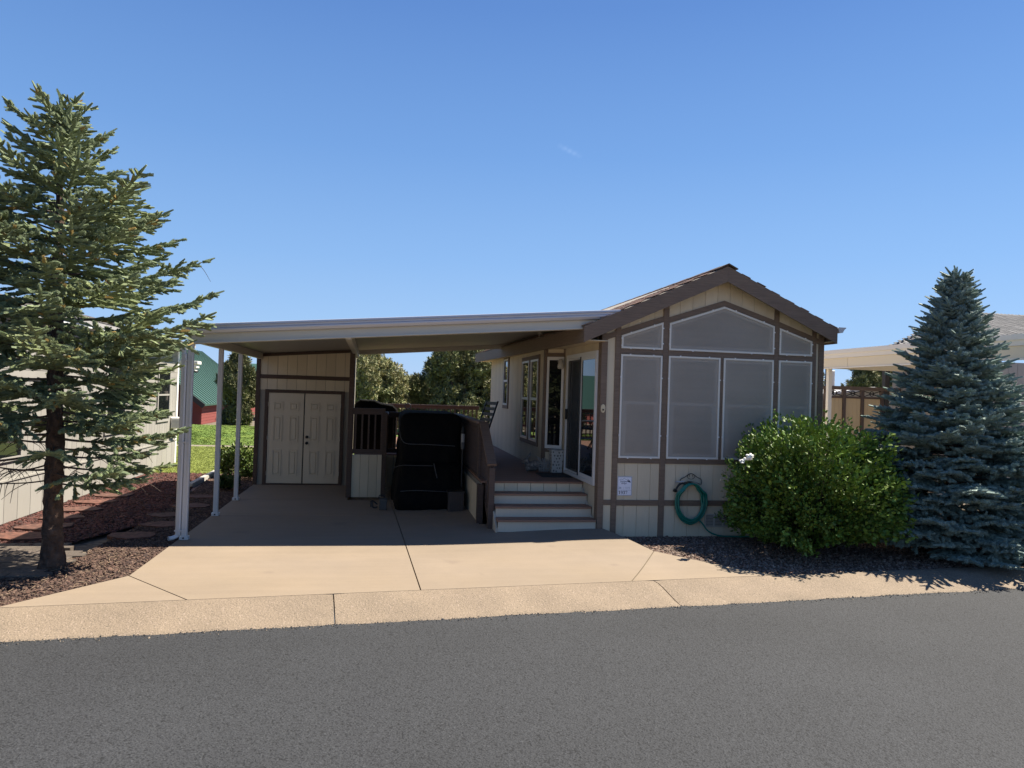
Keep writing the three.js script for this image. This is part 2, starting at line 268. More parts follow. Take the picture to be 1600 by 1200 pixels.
{ // fallen twigs and dead litter below the loose spruce
  const gs = []; for (let i = 0; i < 420; i++) { const a = rr(0, 6.28), r = Math.sqrt(rnd()) * 1.6, x = -3.55 + Math.cos(a) * r * 1.2, z = -8.5 + Math.sin(a) * r * .8; if (!inPoly(x, z, brownP) || x > -2.75) continue; const g = new THREE.BoxGeometry(rr(.03, .12), .004, .006); g.rotateY(rr(0, 3)); g.translate(x, .012, z); gs.push(g); }
  tag(stuff(mesh('twig_litter', mergeGeometries(gs), M([.2, .14, .09], .9), scene)), 'fallen dry twigs scattered under the loose spruce', 'twigs');
}
// small block paving left of the loose spruce
{
  const pv = put(new THREE.Group(), 'paver_patio', scene, V(-4.4, 0, -9.4)); struct(pv);
  const ms = [[.17, .135, .105], [.15, .12, .095], [.19, .15, .12]].map(c => M(c, .9, { map: T.kerb }));
  for (let r = 0; r < 11; r++) for (let c = 0; c < 12; c++) {
    const x = -5.9 + c * .205 + (r % 2) * .1, z = -10.2 + r * .155; if (x > -3.62 || x + z * .0 < -5.95 || (x > -3.9 && z < -9.85) || z > kz(x) - .7) continue;
    box('paver', x, x + .198, -.05, .012 + rr(0, .005), z, z + .148, ms[Math.floor(rnd() * 3)], pv, .006);
  }
}
// irregular flat stepping stones
{
  const red = [M([.165, .07, .048], .9, { map: T.soil }), M([.14, .064, .046], .9, { map: T.soil })];
  const spots = [[-4.62, -10.6, .36, 0], [-4.6, -11.3, .33, 0], [-4.72, -12.05, .3, 0], [-4.7, -12.8, .32, 0], [-4.78, -13.6, .3, 0], [-4.78, -14.4, .3, 0], [-3.3, -10.7, .3, 1], [-3.15, -11.55, .32, 1], [-3.3, -12.4, .29, 1], [-3.15, -13.3, .31, 1], [-3.3, -14.4, .3, 1]];
  for (const [x, z, r, k] of spots) {
    const n = 8, pts = []; for (let i = 0; i < n; i++) { const a = i / n * 6.283 + rr(-.2, .2), q = r * rr(.75, 1.15); pts.push([Math.cos(a) * q * 1.15, Math.sin(a) * q * .8]); }
    const g = poly(pts, -.02, .025).rotateX(-Math.PI / 2);
    tag(mesh('stepping_stone', uvM(g, x, z), red[Math.floor(rnd() * 2)], scene, [x, k ? -.012 : .004, z]), k ? 'red brown flat stepping stone in the brown gravel beside the carport posts' : 'orange red flat stepping stone lying on the lava gravel', 'stepping stone', k ? 'stepping stones by the carport posts' : 'red stepping stones on lava gravel');
  }
}
// white border strip, lawn, path and bank behind
tag(bar('garden_edging', [-3.79, .03, -15.7], [-3.82, .03, -18.2], .1, .09, M([.6, .57, .52], .8, { map: T.conc }), scene), 'pale straight edging strip between red and pink gravel', 'edging');
{
  const P = [[-2.66, -18.2], [-3.72, -18.2], [-3.70, -15.2], [-2.66, -15.2]];
  struct(mesh('gravel_bed', sheet(P, fl(-.008), 1), M([.34, .2, .15], .95, { map: T.soil }), scene));
  const mGrass = M([.2, .235, .04], .95, { map: T.grass });
  const bank = z => z > -26.6 ? 0 : sstep(26.6, 30, -z) * .5 - sstep(30, 34, -z) * .9;
  struct(mesh('lawn', sheet([[-40, -18.1], [2.8, -18.1], [2.8, -25.9], [-40, -25.9]], fl(0.0), 4), mGrass, scene));
  struct(mesh('cart_path', sheet([[-60, -25.9], [40, -25.9], [40, -26.6], [-60, -26.6]], fl(-.004), 2), M([.33, .28, .2], .9, { map: T.conc }), scene));
  struct(mesh('grass_bank', sheet([[-60, -26.6], [40, -26.6], [40, -34], [-60, -34]], (x, z) => bank(z) + .05 * (fbm(x * .02 + 3, z * .02 + 9, 30, 3, 2) - .5), 6), M([.15, .21, .033], .95, { map: T.grass }), scene));
  struct(mesh('meadow', sheet([[-300, -34], [300, -34], [400, -220], [-400, -220]], (x, z) => -.38 - .8 * sstep(34, 80, -z), 4), M([.13, .14, .05], .95, { map: T.grass }), scene));
  // short blades standing on lawn and bank
  const bl = []; for (let i = 0; i < 9; i++) { const a = rr(0, 6.28), l = rr(.012, .026), b = new THREE.BufferGeometry(); const x = rr(-.04, .04), z = rr(-.04, .04), dx = Math.cos(a) * .035, dz = Math.sin(a) * .035; b.setAttribute('position', new THREE.Float32BufferAttribute([x - dz * .2, 0, z + dx * .2, x + dz * .2, 0, z - dx * .2, x + dx, l, z + dz], 3)); b.computeVertexNormals(); bl.push(b); }
  const tg = mergeGeometries(bl), mt = M([1, 1, 1], .8, { side: THREE.DoubleSide }), n = 52000, im = new THREE.InstancedMesh(tg, mt, n);
  for (let i = 0; i < n; i++) { const back = i > 38000, x = back ? rr(-13, -1) : rr(-9.5, -2.4), z = back ? rr(-30, -26.65) : rr(-25.85, -18.15), s = back ? rr(.8, 1.5) : rr(.7, 1.4); _m.compose(_p.set(x, (back ? bank(z) : 0) - .004, z), _q.setFromEuler(_e.set(0, rr(0, 6.3), 0)), _s.set(s, s, s)); im.setMatrixAt(i, _m); const k = rr(.7, 1.2); im.setColorAt(i, back ? _c.setRGB(.14 * k, .2 * k, .03 * k) : _c.setRGB(.18 * k, .215 * k, .035 * k)); }
  tag(stuff(put(im, 'grass', scene)), 'short mown green grass behind the carport posts', 'grass');
}
{ // far ridge on the horizon
  const P = [], N = 120; const top = i => 3.4 + 1.7 * fbm(i * .031 + 2, .3, 16, 3, 9) + .6 * vn(i * .8, 3, 999, 4);
  for (let i = 0; i < N; i++) { const x = i => -420 + 840 * i / N; const a = [x(i), -3, -190], b = [x(i + 1), -3, -190], c = [x(i + 1), top(i + 1), -235], d = [x(i), top(i), -235]; for (const q of [a, b, c, a, c, d]) P.push(...q); }
  const g = new THREE.BufferGeometry(); g.setAttribute('position', new THREE.Float32BufferAttribute(P, 3)); g.computeVertexNormals(); uvM(g);
  struct(mesh('hill', g, M([.075, .095, .055], .95, { map: T.soil }), scene));
}
// ------------------------------------------------------------------ house
// a solid between a top quad (a,b,c,d) and the same quad dropped by h
function hexa(q, h) {
  const [a, b, c, d] = q.map(p => V(...p)), lo = q.map(p => V(p[0], p[1] - h, p[2])), P = [];
  const f = (w, x, y, z) => { for (const v of [w, x, y, w, y, z]) P.push(v.x, v.y, v.z); };
  f(a, b, c, d); f(lo[3], lo[2], lo[1], lo[0]); f(a, lo[0], lo[1], b); f(b, lo[1], lo[2], c); f(c, lo[2], lo[3], d); f(d, lo[3], lo[0], a);
  const g = new THREE.BufferGeometry(); g.setAttribute('position', new THREE.Float32BufferAttribute(P, 3)); g.computeVertexNormals(); return uvM(g);
}
const at = (g, o) => g.translate(-o.x, -o.y, -o.z);
function gm(name, g, mat, parent) { const o = org.get(parent) || O0; return mesh(name, parent === scene ? g : at(g, o), mat, parent, o.toArray()); }   // geometry given in world metres
// shingle tabs over a roof quad: e0,e1 along the eave, r0,r1 along the ridge
function shingles(e0, e1, r0, r1, course, tab, cols, thick, over = 0) {
  const E0 = V(...e0), E1 = V(...e1), R0 = V(...r0), R1 = V(...r1), gs = [], L = E0.distanceTo(R0), n = Math.round(L / course), W = E0.distanceTo(E1), m = Math.round(W / tab);
  const at2 = (s, t) => E0.clone().lerp(E1, s).lerp(R0.clone().lerp(R1, s), t);
  for (let i = 0; i < n; i++) for (let k = 0; k < m; k++) {
    const s = (k + .5 + (i % 2) * .5 * (k + 1 < m ? 1 : 0) + rr(-.06, .06)) / m, t = (i + .5) / n, p = at2(Math.min(s, 1 - .5 / m), t), q = at2(Math.min(s, 1 - .5 / m), Math.min(1.02, t + .01));
    const ty = q.sub(p).normalize(), tx = E1.clone().sub(E0).normalize(), nn = tx.clone().cross(ty).normalize(); if (nn.y < 0) nn.negate();
    const th = thick * rr(.7, 1.5), g = new THREE.BoxGeometry(W / m * rr(.94, 1.0), th, course * 1.12);
    const zz = ty.clone().addScaledVector(nn, -thick * .9 / course).normalize(); // lower edge lies proud
    _m.makeBasis(tx.clone().cross(zz).cross(zz).normalize().length() ? zz.clone().cross(nn).normalize().negate() : tx, nn, zz); _m.setPosition(p.addScaledVector(nn, thick * .6 + over));
    g.applyMatrix4(_m); const c = cols[Math.floor(rnd() * cols.length)], kk = rr(.82, 1.15), ca = new Float32Array(72); for (let v = 0; v < 24; v++) { ca[v * 3] = c[0] * kk; ca[v * 3 + 1] = c[1] * kk; ca[v * 3 + 2] = c[2] * kk; }
    uvM(g, rnd(), rnd()); g.setAttribute('color', new THREE.BufferAttribute(ca, 3)); gs.push(g);
  }
  return mergeGeometries(gs);
}
const mShingle = new THREE.MeshStandardMaterial({ vertexColors: true, roughness: .95, map: T.shingle });
const home = thing('house', 'tan gabled park home with brown trim boards and screened front windows', 'house', [5.05, 0, -10.55]);
const RX = 5.08, RY = 4.14, RZ0 = -10.3, RZ1 = -20.6, SL = .466;
const yRoof = x => RY - SL * Math.abs(x - RX);
{
  // walls: planked faces on closed cores
  const fw = part('front_wall', home, [5.05, 0, -10.55]);
  gm('wall_core', poly([[3.232, -.03], [6.87, -.03], [6.87, yRoof(6.87) - .1], [RX, RY - .1], [3.232, yRoof(3.232) - .1]], -19.85, -10.562), mSiding2, fw);
  for (let i = 0; i < 18; i++) {
    const w = 3.66 / 18, x0 = 3.222 + i * w, x1 = x0 + w - .0045, pts = [[x0, 0], [x1, 0], [x1, yRoof(x1) - .08]];
    if (x0 < RX && x1 > RX) pts.push([RX, RY - .08]); pts.push([x0, yRoof(x0) - .08]);
    gm('siding_plank', poly(pts, -10.575, -10.55), mSidings[i % 3], fw);
  }
  const sw = part('side_wall', home, [3.2, 0, -11.6]);
  for (const [z0, z1, y0, y1] of [[-10.70, -10.575, .0, 3.0], [-12.78, -12.56, 0, 3.1]]) box('siding_plank', 3.216, 3.245, y0, y1, z0, z1 - .004, mSiding, sw);
  for (let i = 0; i < 9; i++) box('siding_plank', 3.216, 3.24, 2.8, 3.06, -12.55 + i * .2055, -12.55 + (i + 1) * .2055 - .007, mSidings[i % 3], sw);
  for (let i = 0; i < 9; i++) box('siding_plank', 3.216, 3.24, 0, .72, -12.55 + i * .2055, -12.55 + (i + 1) * .2055 - .007, mSidings[(i + 1) % 3], sw);
  const bw = part('bay_wall', home, [2.92, 0, -15]);
  box('wall_core', 2.932, 3.4, -.03, 3.0, -19.85, -13.03, mSiding2, bw);
  for (let i = 0; i < 33; i++) { const w = 6.83 / 33, z0 = -19.87 + i * w; box('siding_plank', 2.915, 2.94, .3, 3.02, z0, z0 + w - .008, mSidings[i % 3], bw); }
  // canted face of the bay
  const ca = [3.216, -12.8], cb = [2.92, -13.02];
  gm('canted_panel', hexa([[ca[0], 3.02, ca[1]], [ca[0] + .15, 3.02, ca[1] - .25], [cb[0] + .15, 3.02, cb[1] - .25], [cb[0], 3.02, cb[1]]], 3.0), mSiding, bw);
  // brown trim boards on the front
  const F = -10.55, tb = (x0, x1, y0, y1, d = .02) => box('trim_board', x0, x1, y0, y1, F - .01, F + d, mTrim, home, .003);
  tb(3.205, 3.30, 0, 3.05, .024); tb(3.42, 3.505, 0, yRoof(3.42) - .1); tb(4.172, 4.262, 0, yRoof(4.172) - .1); tb(6.005, 6.085, 0, yRoof(6.085) - .1); tb(6.66, 6.73, .0, yRoof(6.73) - .12); tb(6.775, 6.865, 0, yRoof(6.87) - .12, .024);
  tb(5.112, 5.162, 1.18, 2.755, .016);
  for (const [a, b] of [[3.505, 4.172], [4.262, 6.005], [6.085, 6.66]]) { tb(a, b, 2.752, 2.832, .018); tb(a, b, 1.105, 1.182, .018); tb(a, b, .468, .552, .018); }
  tb(3.30, 3.42, .475, .552, .018);
  const rake = (x0, y0, x1, y1) => gm('trim_board', poly([[x0, y0], [x1, y1], [x1, y1 + .085], [x0, y0 + .085]], F - .01, F + .017), mTrim, home);
  rake(3.30, 2.96, 4.172, 3.265); rake(4.262, 3.255, 5.155, 3.555); rake(5.155, 3.555, 6.005, 3.29); rake(6.085, 3.27, 6.775, 3.03);
  box('trim_board', 3.205, 3.218, 0, 3.03, -10.69, -10.576, mTrim, home, .003);
  // bay trims: corner posts and rails round the canted window
  const cp = (t, off) => [lerp(ca[0], cb[0], t) - .595 * off, lerp(ca[1], cb[1], t) + .804 * off];
  const cbar = (n, t0, t1, y0, y1, off, mat, par) => { const p = cp(t0, off), q = cp(t1, off); return bar(n, [p[0], (y0 + y1) / 2, p[1]], [q[0], (y0 + y1) / 2, q[1]], .024, y1 - y0, mat, par); };
  box('trim_board', 2.885, 2.985, .72, 3.0, -13.1, -13.0, mTrim, home, .004); box('trim_board', 3.19, 3.25, 2.78, 3.0, -12.83, -12.78, mTrim, home, .004);
  cbar('trim_board', 0, .9, 2.79, 2.86, .01, mTrim, home); cbar('trim_board', 0, .9, 1.06, 1.13, .01, mTrim, home);
  const tw = part('window', home, [3.08, 1.13, -12.9]);
  cbar('pane', .06, .86, 1.17, 2.75, .008, mGlass, tw);
  cbar('frame', .02, .14, 1.13, 2.79, .016, mVinyl, tw); cbar('frame', .8, .92, 1.13, 2.79, .016, mVinyl, tw); cbar('frame', .14, .8, 2.73, 2.79, .016, mVinyl, tw); cbar('frame', .14, .8, 1.13, 1.19, .016, mVinyl, tw);
  // windows of the bay wall
  const sideWin = (z0, z1, y0, y1, ym) => {
    const w = part('window', home, [2.9, y0, (z0 + z1) / 2]);
    box('pane', 2.908, 2.912, y0 + .03, y1 - .03, z0 + .03, z1 - .03, mGlass, w);
    box('frame', 2.885, 2.914, y0, y1, z0, z0 + .04, mVinyl, w); box('frame', 2.885, 2.914, y0, y1, z1 - .04, z1, mVinyl, w); box('frame', 2.885, 2.914, y1 - .04, y1, z0 + .04, z1 - .04, mVinyl, w); box('frame', 2.885, 2.914, y0, y0 + .045, z0 + .04, z1 - .04, mVinyl, w);
    box('sash_rail', 2.89, 2.913, ym - .025, ym + .025, z0 + .04, z1 - .04, mVinyl, w);
    box('trim_board', 2.893, 2.916, y1, y1 + .08, z0 - .09, z1 + .09, mTrim, home); box('trim_board', 2.893, 2.916, y0 - .08, y0, z0 - .09, z1 + .09, mTrim, home);
    box('trim_board', 2.893, 2.916, y0, y1, z0 - .09, z0, mTrim, home); box('trim_board', 2.893, 2.916, y0, y1, z1, z1 + .09, mTrim, home);
  };
  sideWin(-14.30, -13.60, 1.19, 2.78, 2.01); sideWin(-15.19, -14.49, 1.19, 2.78, 2.01); sideWin(-17.6, -17.02, 1.82, 2.92, 2.4);
  // gable and front windows with solar screens
  const scr = (pts, mull) => {
    const w = part('window', home, [pts[0][0], pts[0][1], F]), i1 = inset(pts, .03), i2 = inset(pts, .012), i3 = inset(pts, .075);
    gm('pane', poly(i1, F + .001, F + .006), mGlass, w);
    gm('frame', frameGeo(i2, i3, F + .002, F + .014), mVinyl, w);
    if (mull) { const x0 = i3[0][0], x1 = i3[1][0]; box('sash_rail', x0, x1, mull - .025, mull + .022, F + .004, F + .014, mVinyl, w); box('sash_frame', x0, x0 + .03, pts[0][1] + .07, mull - .03, F + .005, F + .015, mVinyl, w); box('sash_frame', x1 - .03, x1, pts[0][1] + .07, mull - .03, F + .005, F + .015, mVinyl, w); }
    gm('screen', uvM(new THREE.ShapeGeometry(new THREE.Shape(i1.map(p => new THREE.Vector2(...p)))).translate(0, 0, F + .024), pts[0][0] * 1.7, 0), mScreen, w);
    gm('screen_frame', frameGeo(pts, inset(pts, .026), F + .018, F + .034), mScreenF, w);
    const n = pts.length; for (let k = 0; k < n; k++) { const a = pts[k], b = pts[(k + 1) % n]; for (const t of [.22, .78]) { const x = lerp(a[0], b[0], t), y = lerp(a[1], b[1], t); box('screen_clip', x - .011, x + .011, y - .009, y + .009, F + .034, F + .04, mWhite, w); } }
  };
  scr([[3.51, 1.185], [4.165, 1.185], [4.165, 2.745], [3.51, 2.745]], 2.02);
  scr([[4.268, 1.185], [5.108, 1.185], [5.108, 2.75], [4.268, 2.75]], 2.02);
  scr([[5.166, 1.185], [6.0, 1.185], [6.0, 2.75], [5.166, 2.75]], 2.02);
  scr([[6.09, 1.185], [6.655, 1.185], [6.655, 2.75], [6.09, 2.75]], 2.02);
  scr([[3.512, 2.836], [4.165, 2.836], [4.165, 3.255], [3.512, 3.028]]);
  scr([[4.268, 2.836], [6.0, 2.836], [6.0, 3.28], [5.155, 3.545], [4.268, 3.245]]);
  scr([[6.09, 2.836], [6.65, 2.836], [6.65, 3.07], [6.09, 3.255]]);
  // sliding door in the side wall
  const sd = part('sliding_door', home, [3.21, .74, -11.6]);
  const XD = 3.205;
  for (const [z0, z1, y0, y1] of [[-10.76, -10.705, .74, 2.8], [-12.55, -12.5, .74, 2.8], [-12.5, -10.76, 2.74, 2.8], [-12.5, -10.76, .74, .79]]) box('frame', XD - .025, 3.235, y0, y1, z0, z1, mVinyl, sd);
  const leaf = (z0, z1, x) => { box('glass', x, x + .006, .84, 2.69, z0 + .05, z1 - .05, mGlass, sd); for (const [a, b, c, d] of [[z0, z0 + .055, .79, 2.74], [z1 - .055, z1, .79, 2.74], [z0 + .055, z1 - .055, .79, .85], [z0 + .055, z1 - .055, 2.68, 2.74]]) box('stile', x - .012, x + .018, c, d, a, b, mVinyl, sd); };
  leaf(-11.66, -10.77, XD + .004); leaf(-12.49, -11.6, XD - .004 + .03);
  box('screen', XD - .014, XD - .012, .83, 2.7, -12.44, -11.66, M([.02, .02, .022], .6, { transparent: true, opacity: .55 }), sd);
  box('frame', XD - .022, XD - .006, .79, 2.74, -11.66, -11.63, mBlackMetal, sd); box('handle', XD - .05, XD - .012, 1.68, 1.86, -12.46, -12.43, mBlackMetal, sd, .006);
  // roof
  const rf = part('roof', home, [RX, RY, RZ0]);
  const A = [2.86, 3.13, RZ0], B = [2.55, 3.2, RZ1], R0 = [RX, RY, RZ0], R1 = [RX, RY, RZ1], A2 = [6.93, yRoof(6.93), RZ0], B2 = [6.93, yRoof(6.93), RZ1];
  gm('roof_slope', hexa([R0, R1, B, A].map(p => [p[0], p[1] - .012, p[2] - .02]), .06), M([.3, .27, .22], .9), rf); gm('roof_slope', hexa([A2, B2, R1, R0].map(p => [p[0], p[1] - .012, p[2] - .02]), .06), M([.3, .27, .22], .9), rf);
  const sc = [[.22, .13, .095], [.17, .105, .08], [.27, .16, .115], [.14, .09, .07]];
  stuff(gm('shingles', shingles(A, B, R0, R1, .14, .33, sc, .007), mShingle, rf)); stuff(gm('shingles', shingles(A2, B2, R0, R1, .14, .33, sc, .006), mShingle, rf));
  for (let i = 0; i < 34; i++) { const g = poly([[RX - .15, -.15 * SL * .9], [RX, .005], [RX + .15, -.15 * SL * .9], [RX + .15, -.15 * SL * .9 + .014], [RX, .024], [RX - .15, -.15 * SL * .9 + .014]], RZ0 - (i + 1) * .3, RZ0 - i * .3 + .04); g.translate(0, RY + .006 + (i % 2) * .003, 0); gm('ridge_cap', g, M([.11 * rr(.8, 1.2), .07, .055], .95, { map: T.shingle }), rf); }
  const FD = .235, fz0 = RZ0 - .012, fz1 = RZ0 + .012;
  gm('fascia_board', poly([[RX, RY - .012], [A[0], A[1] - .012], [A[0], A[1] - .012 - FD], [RX, RY - .012 - FD]].reverse(), fz0, fz1), mTrim, home);
  gm('fascia_board', poly([[RX + .002, RY - .012], [RX + .002, RY - .012 - FD], [A2[0], A2[1] - .012 - FD], [A2[0], A2[1] - .012]].reverse(), fz0, fz1), mTrim, home);
  gm('fascia_board', hexa([[A[0], A[1] - .012, A[2] - .014], [B[0], B[1] - .012, B[2]], [B[0] + .025, B[1] - .012, B[2]], [A[0] + .025, A[1] - .012, A[2] - .014]], FD), mTrim, home);
  gm('fascia_board', hexa([[A2[0] - .025, A2[1] - .012, A2[2] - .014], [B2[0] - .025, B2[1] - .012, B2[2]], [B2[0], B2[1] - .012, B2[2]], [A2[0], A2[1] - .012, A2[2] - .014]], FD), mTrim, home);
  gm('soffit', hexa([[2.88, 2.925, RZ0 - .02], [2.57, 2.985, RZ1], [2.95, 2.985, RZ1], [3.25, 2.925, RZ0 - .02]], .01), mSiding2, home);
  gm('soffit', hexa([[6.86, 3.07, RZ0 - .02], [6.86, 3.07, RZ1], [6.91, 3.07, RZ1], [6.91, 3.07, RZ0 - .02]], .01), mSiding2, home);
  // gutter on the right eave, seen end on
  const gp = [[0, 0], [.012, 0], [.012, -.075], [.07, -.075], [.095, -.03], [.125, -.005], [.125, .008], [.11, .004], [.085, -.022], [.06, -.062], [.02, -.062], [.02, 0]];
  gm('gutter', poly(gp.map(p => [p[0] + 6.935, p[1] + 3.28]), RZ1, RZ0 + .03), mAlu, home);
  gm('gutter_end_cap', poly([[6.935, 3.28], [6.945, 3.205], [7.005, 3.205], [7.03, 3.25], [7.06, 3.275], [7.06, 3.288], [6.935, 3.288]], RZ0 + .03, RZ0 + .034), mAlu, home);
  // foundation vents
  const vt = part('vent', home, [5.15, .15, F]);
  box('vent_frame', 4.93, 5.38, .14, .345, F - .002, F + .012, M([.4, .37, .31], .7), vt, .003);
  for (let i = 0; i < 3; i++) { box('vent_opening', 4.95 + i * .145, 5.065 + i * .145, .16, .325, F + .0125, F + .014, M([.14, .13, .11], .8), vt); for (let k = 0; k < 7; k++) box('louvre', 4.95 + i * .145, 5.065 + i * .145, .166 + k * .023, .178 + k * .023, F + .014, F + .02, M([.33, .31, .26], .7), vt); }
  const lid = gm('round_cover', new THREE.CylinderGeometry(.11, .115, .012, 28).rotateX(Math.PI / 2).scale(1, .5, 1).translate(5.28, .86, F + .008), mSiding, home);
}
{ // door bell plate on the corner board
  const b = thing('door_bell', 'small brass door bell plate on the brown corner board', 'door bell', [3.25, 1.92, -10.52]);
  gm('plate', new THREE.CylinderGeometry(.036, .038, .012, 20).rotateX(Math.PI / 2).scale(1, 1.75, 1).translate(3.25, 1.92, -10.52), M([.5, .42, .28], .45, { metalness: .4 }), b);
  gm('button', new THREE.CylinderGeometry(.014, .014, .02, 14).rotateX(Math.PI / 2).translate(3.25, 1.9, -10.515), mBlackMetal, b);
}
{ // porch lamp (unlit) and floodlight
  const l = thing('porch_lamp', 'small unlit porch lamp above the narrow canted window', 'lamp', [3.13, 2.66, -12.72]);
  gm('mount', new THREE.CylinderGeometry(.05, .05, .03, 14).rotateX(Math.PI / 2).translate(3.13, 2.7, -12.78), mAluW, l); gm('arm', tube([[3.13, 2.7, -12.77], [3.12, 2.74, -12.72], [3.11, 2.7, -12.68]], .01, 10), mAluW, l); gm('shade', new THREE.LatheGeometry([[.02, .1], [.035, .09], [.055, .02], [.06, -.02], [.05, -.05]].map(p => new THREE.Vector2(...p)), 16).translate(3.11, 2.62, -12.68), mAluW, l);
  const f = thing('flood_lamp', 'small grey flood lamp standing on the roof edge under the carport', 'lamp', [2.82, 3.16, -13.2]);
  gm('stem', new THREE.CylinderGeometry(.015, .02, .1, 10).translate(2.82, 3.2, -13.2), mAluW, f); gm('head', new THREE.LatheGeometry([[.018, .1], [.035, .08], [.055, .0], [.05, -.012], [0, -.012]].map(p => new THREE.Vector2(...p)), 16).rotateX(.9).translate(2.82, 3.25, -13.16), mAluW, f);
}
{ // lot sign
  const cv = document.createElement('canvas'); cv.width = 256; cv.height = 320; const x = cv.getContext('2d');
  x.fillStyle = '#dcdde6'; x.fillRect(0, 0, 256, 320); x.strokeStyle = '#3b4254'; x.lineWidth = 5; x.strokeRect(6, 6, 244, 308);
  x.strokeStyle = '#4a5568'; x.lineWidth = 4; x.beginPath(); x.moveTo(30, 62); x.lineTo(60, 40); x.lineTo(85, 52); x.lineTo(118, 26); x.lineTo(150, 50); x.lineTo(176, 40); x.lineTo(214, 66); x.stroke();
  x.fillStyle = '#2c3448'; x.font = 'italic bold 34px serif'; x.fillText('Juniper', 44, 92); x.fillText('Ridge', 64, 124);
  x.beginPath(); x.ellipse(198, 78, 30, 14, .3, 0, 7); x.fill(); x.beginPath(); x.ellipse(214, 88, 22, 8, .5, 0, 7); x.fill();
  x.fillStyle = '#5b606c'; x.font = 'bold 46px serif'; x.fillText('24', 18, 206); x.fillStyle = '#8a8f9a'; x.font = '44px serif'; x.fillText('| 7375', 92, 206);
  x.fillStyle = '#14161c'; x.font = 'bold 74px serif'; x.fillText('1937', 16, 294, 224); x.strokeStyle = '#3b4254'; x.lineWidth = 3; x.beginPath(); x.moveTo(10, 228); x.lineTo(246, 228); x.stroke();
  const tx = new THREE.CanvasTexture(cv); tx.colorSpace = THREE.SRGBColorSpace;
  const s = thing('lot_sign', 'white lot number plate reading 1937 on the siding below the window', 'sign', [3.63, .63, -10.535]);
  box('plate', 3.515, 3.745, .615, .905, -10.546, -10.54, mWhite, s, .002);
  const g = new THREE.PlaneGeometry(.226, .286); mesh('face', g, new THREE.MeshStandardMaterial({ map: tx, roughness: .5 }), s, [3.63, .76, -10.5385]);
}
{ // hose on a wire hanger
  const h = thing('hose_hanger', 'black scrolled wire hose hanger on the siding', 'hose hanger', [4.67, .9, -10.53]), Zh = -10.50, mh = mBlackMetal;
  gm('wire_arch', tube([[4.5, .8, Zh], [4.5, .87, Zh], [4.57, .91, Zh], [4.67, .965, Zh], [4.77, .91, Zh], [4.84, .87, Zh], [4.84, .8, Zh]], .006, 40), mh, h);
  for (const s of [-1, 1]) gm('scroll', tube([[4.67 + s * .01, .88, Zh], [4.67 + s * .05, .9, Zh], [4.67 + s * .055, .94, Zh], [4.67 + s * .025, .945, Zh], [4.67 + s * .03, .915, Zh]], .004, 24), mh, h);
  gm('saddle', new THREE.CylinderGeometry(.16, .16, .1, 24, 1, true, -1.0, 2.0).rotateX(Math.PI / 2).rotateZ(Math.PI).scale(1, .6, 1).translate(4.67, .75, -10.48), M([.02, .02, .02], .5, { side: THREE.DoubleSide }), h);
  const mt = PM([.005, .15, .11], .4, { clearcoat: .2 }), gs = [];
  const hs = thing('garden_hose', 'coiled teal green garden hose hanging on the wire hanger', 'hose', [4.66, .17, -10.5]);
  const pts = []; const loops = 12;
  for (let i = 0; i <= loops * 28; i++) {
    const a = i / 28 * 6.2832, k = i / 28, j = Math.floor(k), jit = (n) => vn(k * .6 + n * 13, n, 512, 7) - .5;
    const fr = k - j, m1 = q => ((q * 4) % 9) / 8, m2 = q => ((q * 5) % 9) / 8, rx = .175 + .085 * lerp(m1(j), m1(j + 1), fr) + .02 * jit(1), top = .85 + .02 * jit(2), bot = .18 + .11 * lerp(m2(j), m2(j + 1), fr), cy = (top + bot) / 2, ry = (top - bot) / 2, c = Math.cos(a), s = Math.sin(a);
    const sq = s > 0 ? 1 - .12 * s * s : 1;
    pts.push(V(4.665 + rx * c * (s > .6 ? .82 : 1) + .02 * jit(4), cy + ry * s * sq, -10.515 + .05 * (jit(5) + .5) + .028 * (s > .3 ? 1 : .4) * ((j * 37) % 5) / 2));
  }
  gm('coil', new THREE.TubeGeometry(new THREE.CatmullRomCurve3(pts), loops * 44, .0125, 7), mt, hs);
  gm('tail', tube([[4.78, .28, -10.47], [4.85, .22, -10.46], [4.95, .1, -10.45], [5.1, .035, -10.43], [5.35, .02, -10.42], [5.6, .02, -10.4]], .0125, 40, 7), mt, hs);
  const nz = part('nozzle', hs, [4.44, .78, -10.46]);
  gm('grip', tube([[4.52, .83, -10.45], [4.46, .8, -10.45], [4.42, .74, -10.45], [4.41, .69, -10.45]], .017, 12, 8), mBlackMetal, nz); gm('barrel', tube([[4.54, .85, -10.45], [4.46, .84, -10.45], [4.4, .85, -10.45]], .014, 8, 8), M([.45, .44, .42], .4, { metalness: .4 }), nz); gm('head', new THREE.CylinderGeometry(.028, .022, .05, 14).rotateZ(1.2).translate(4.40, .71, -10.45), mBlackMetal, nz);
}
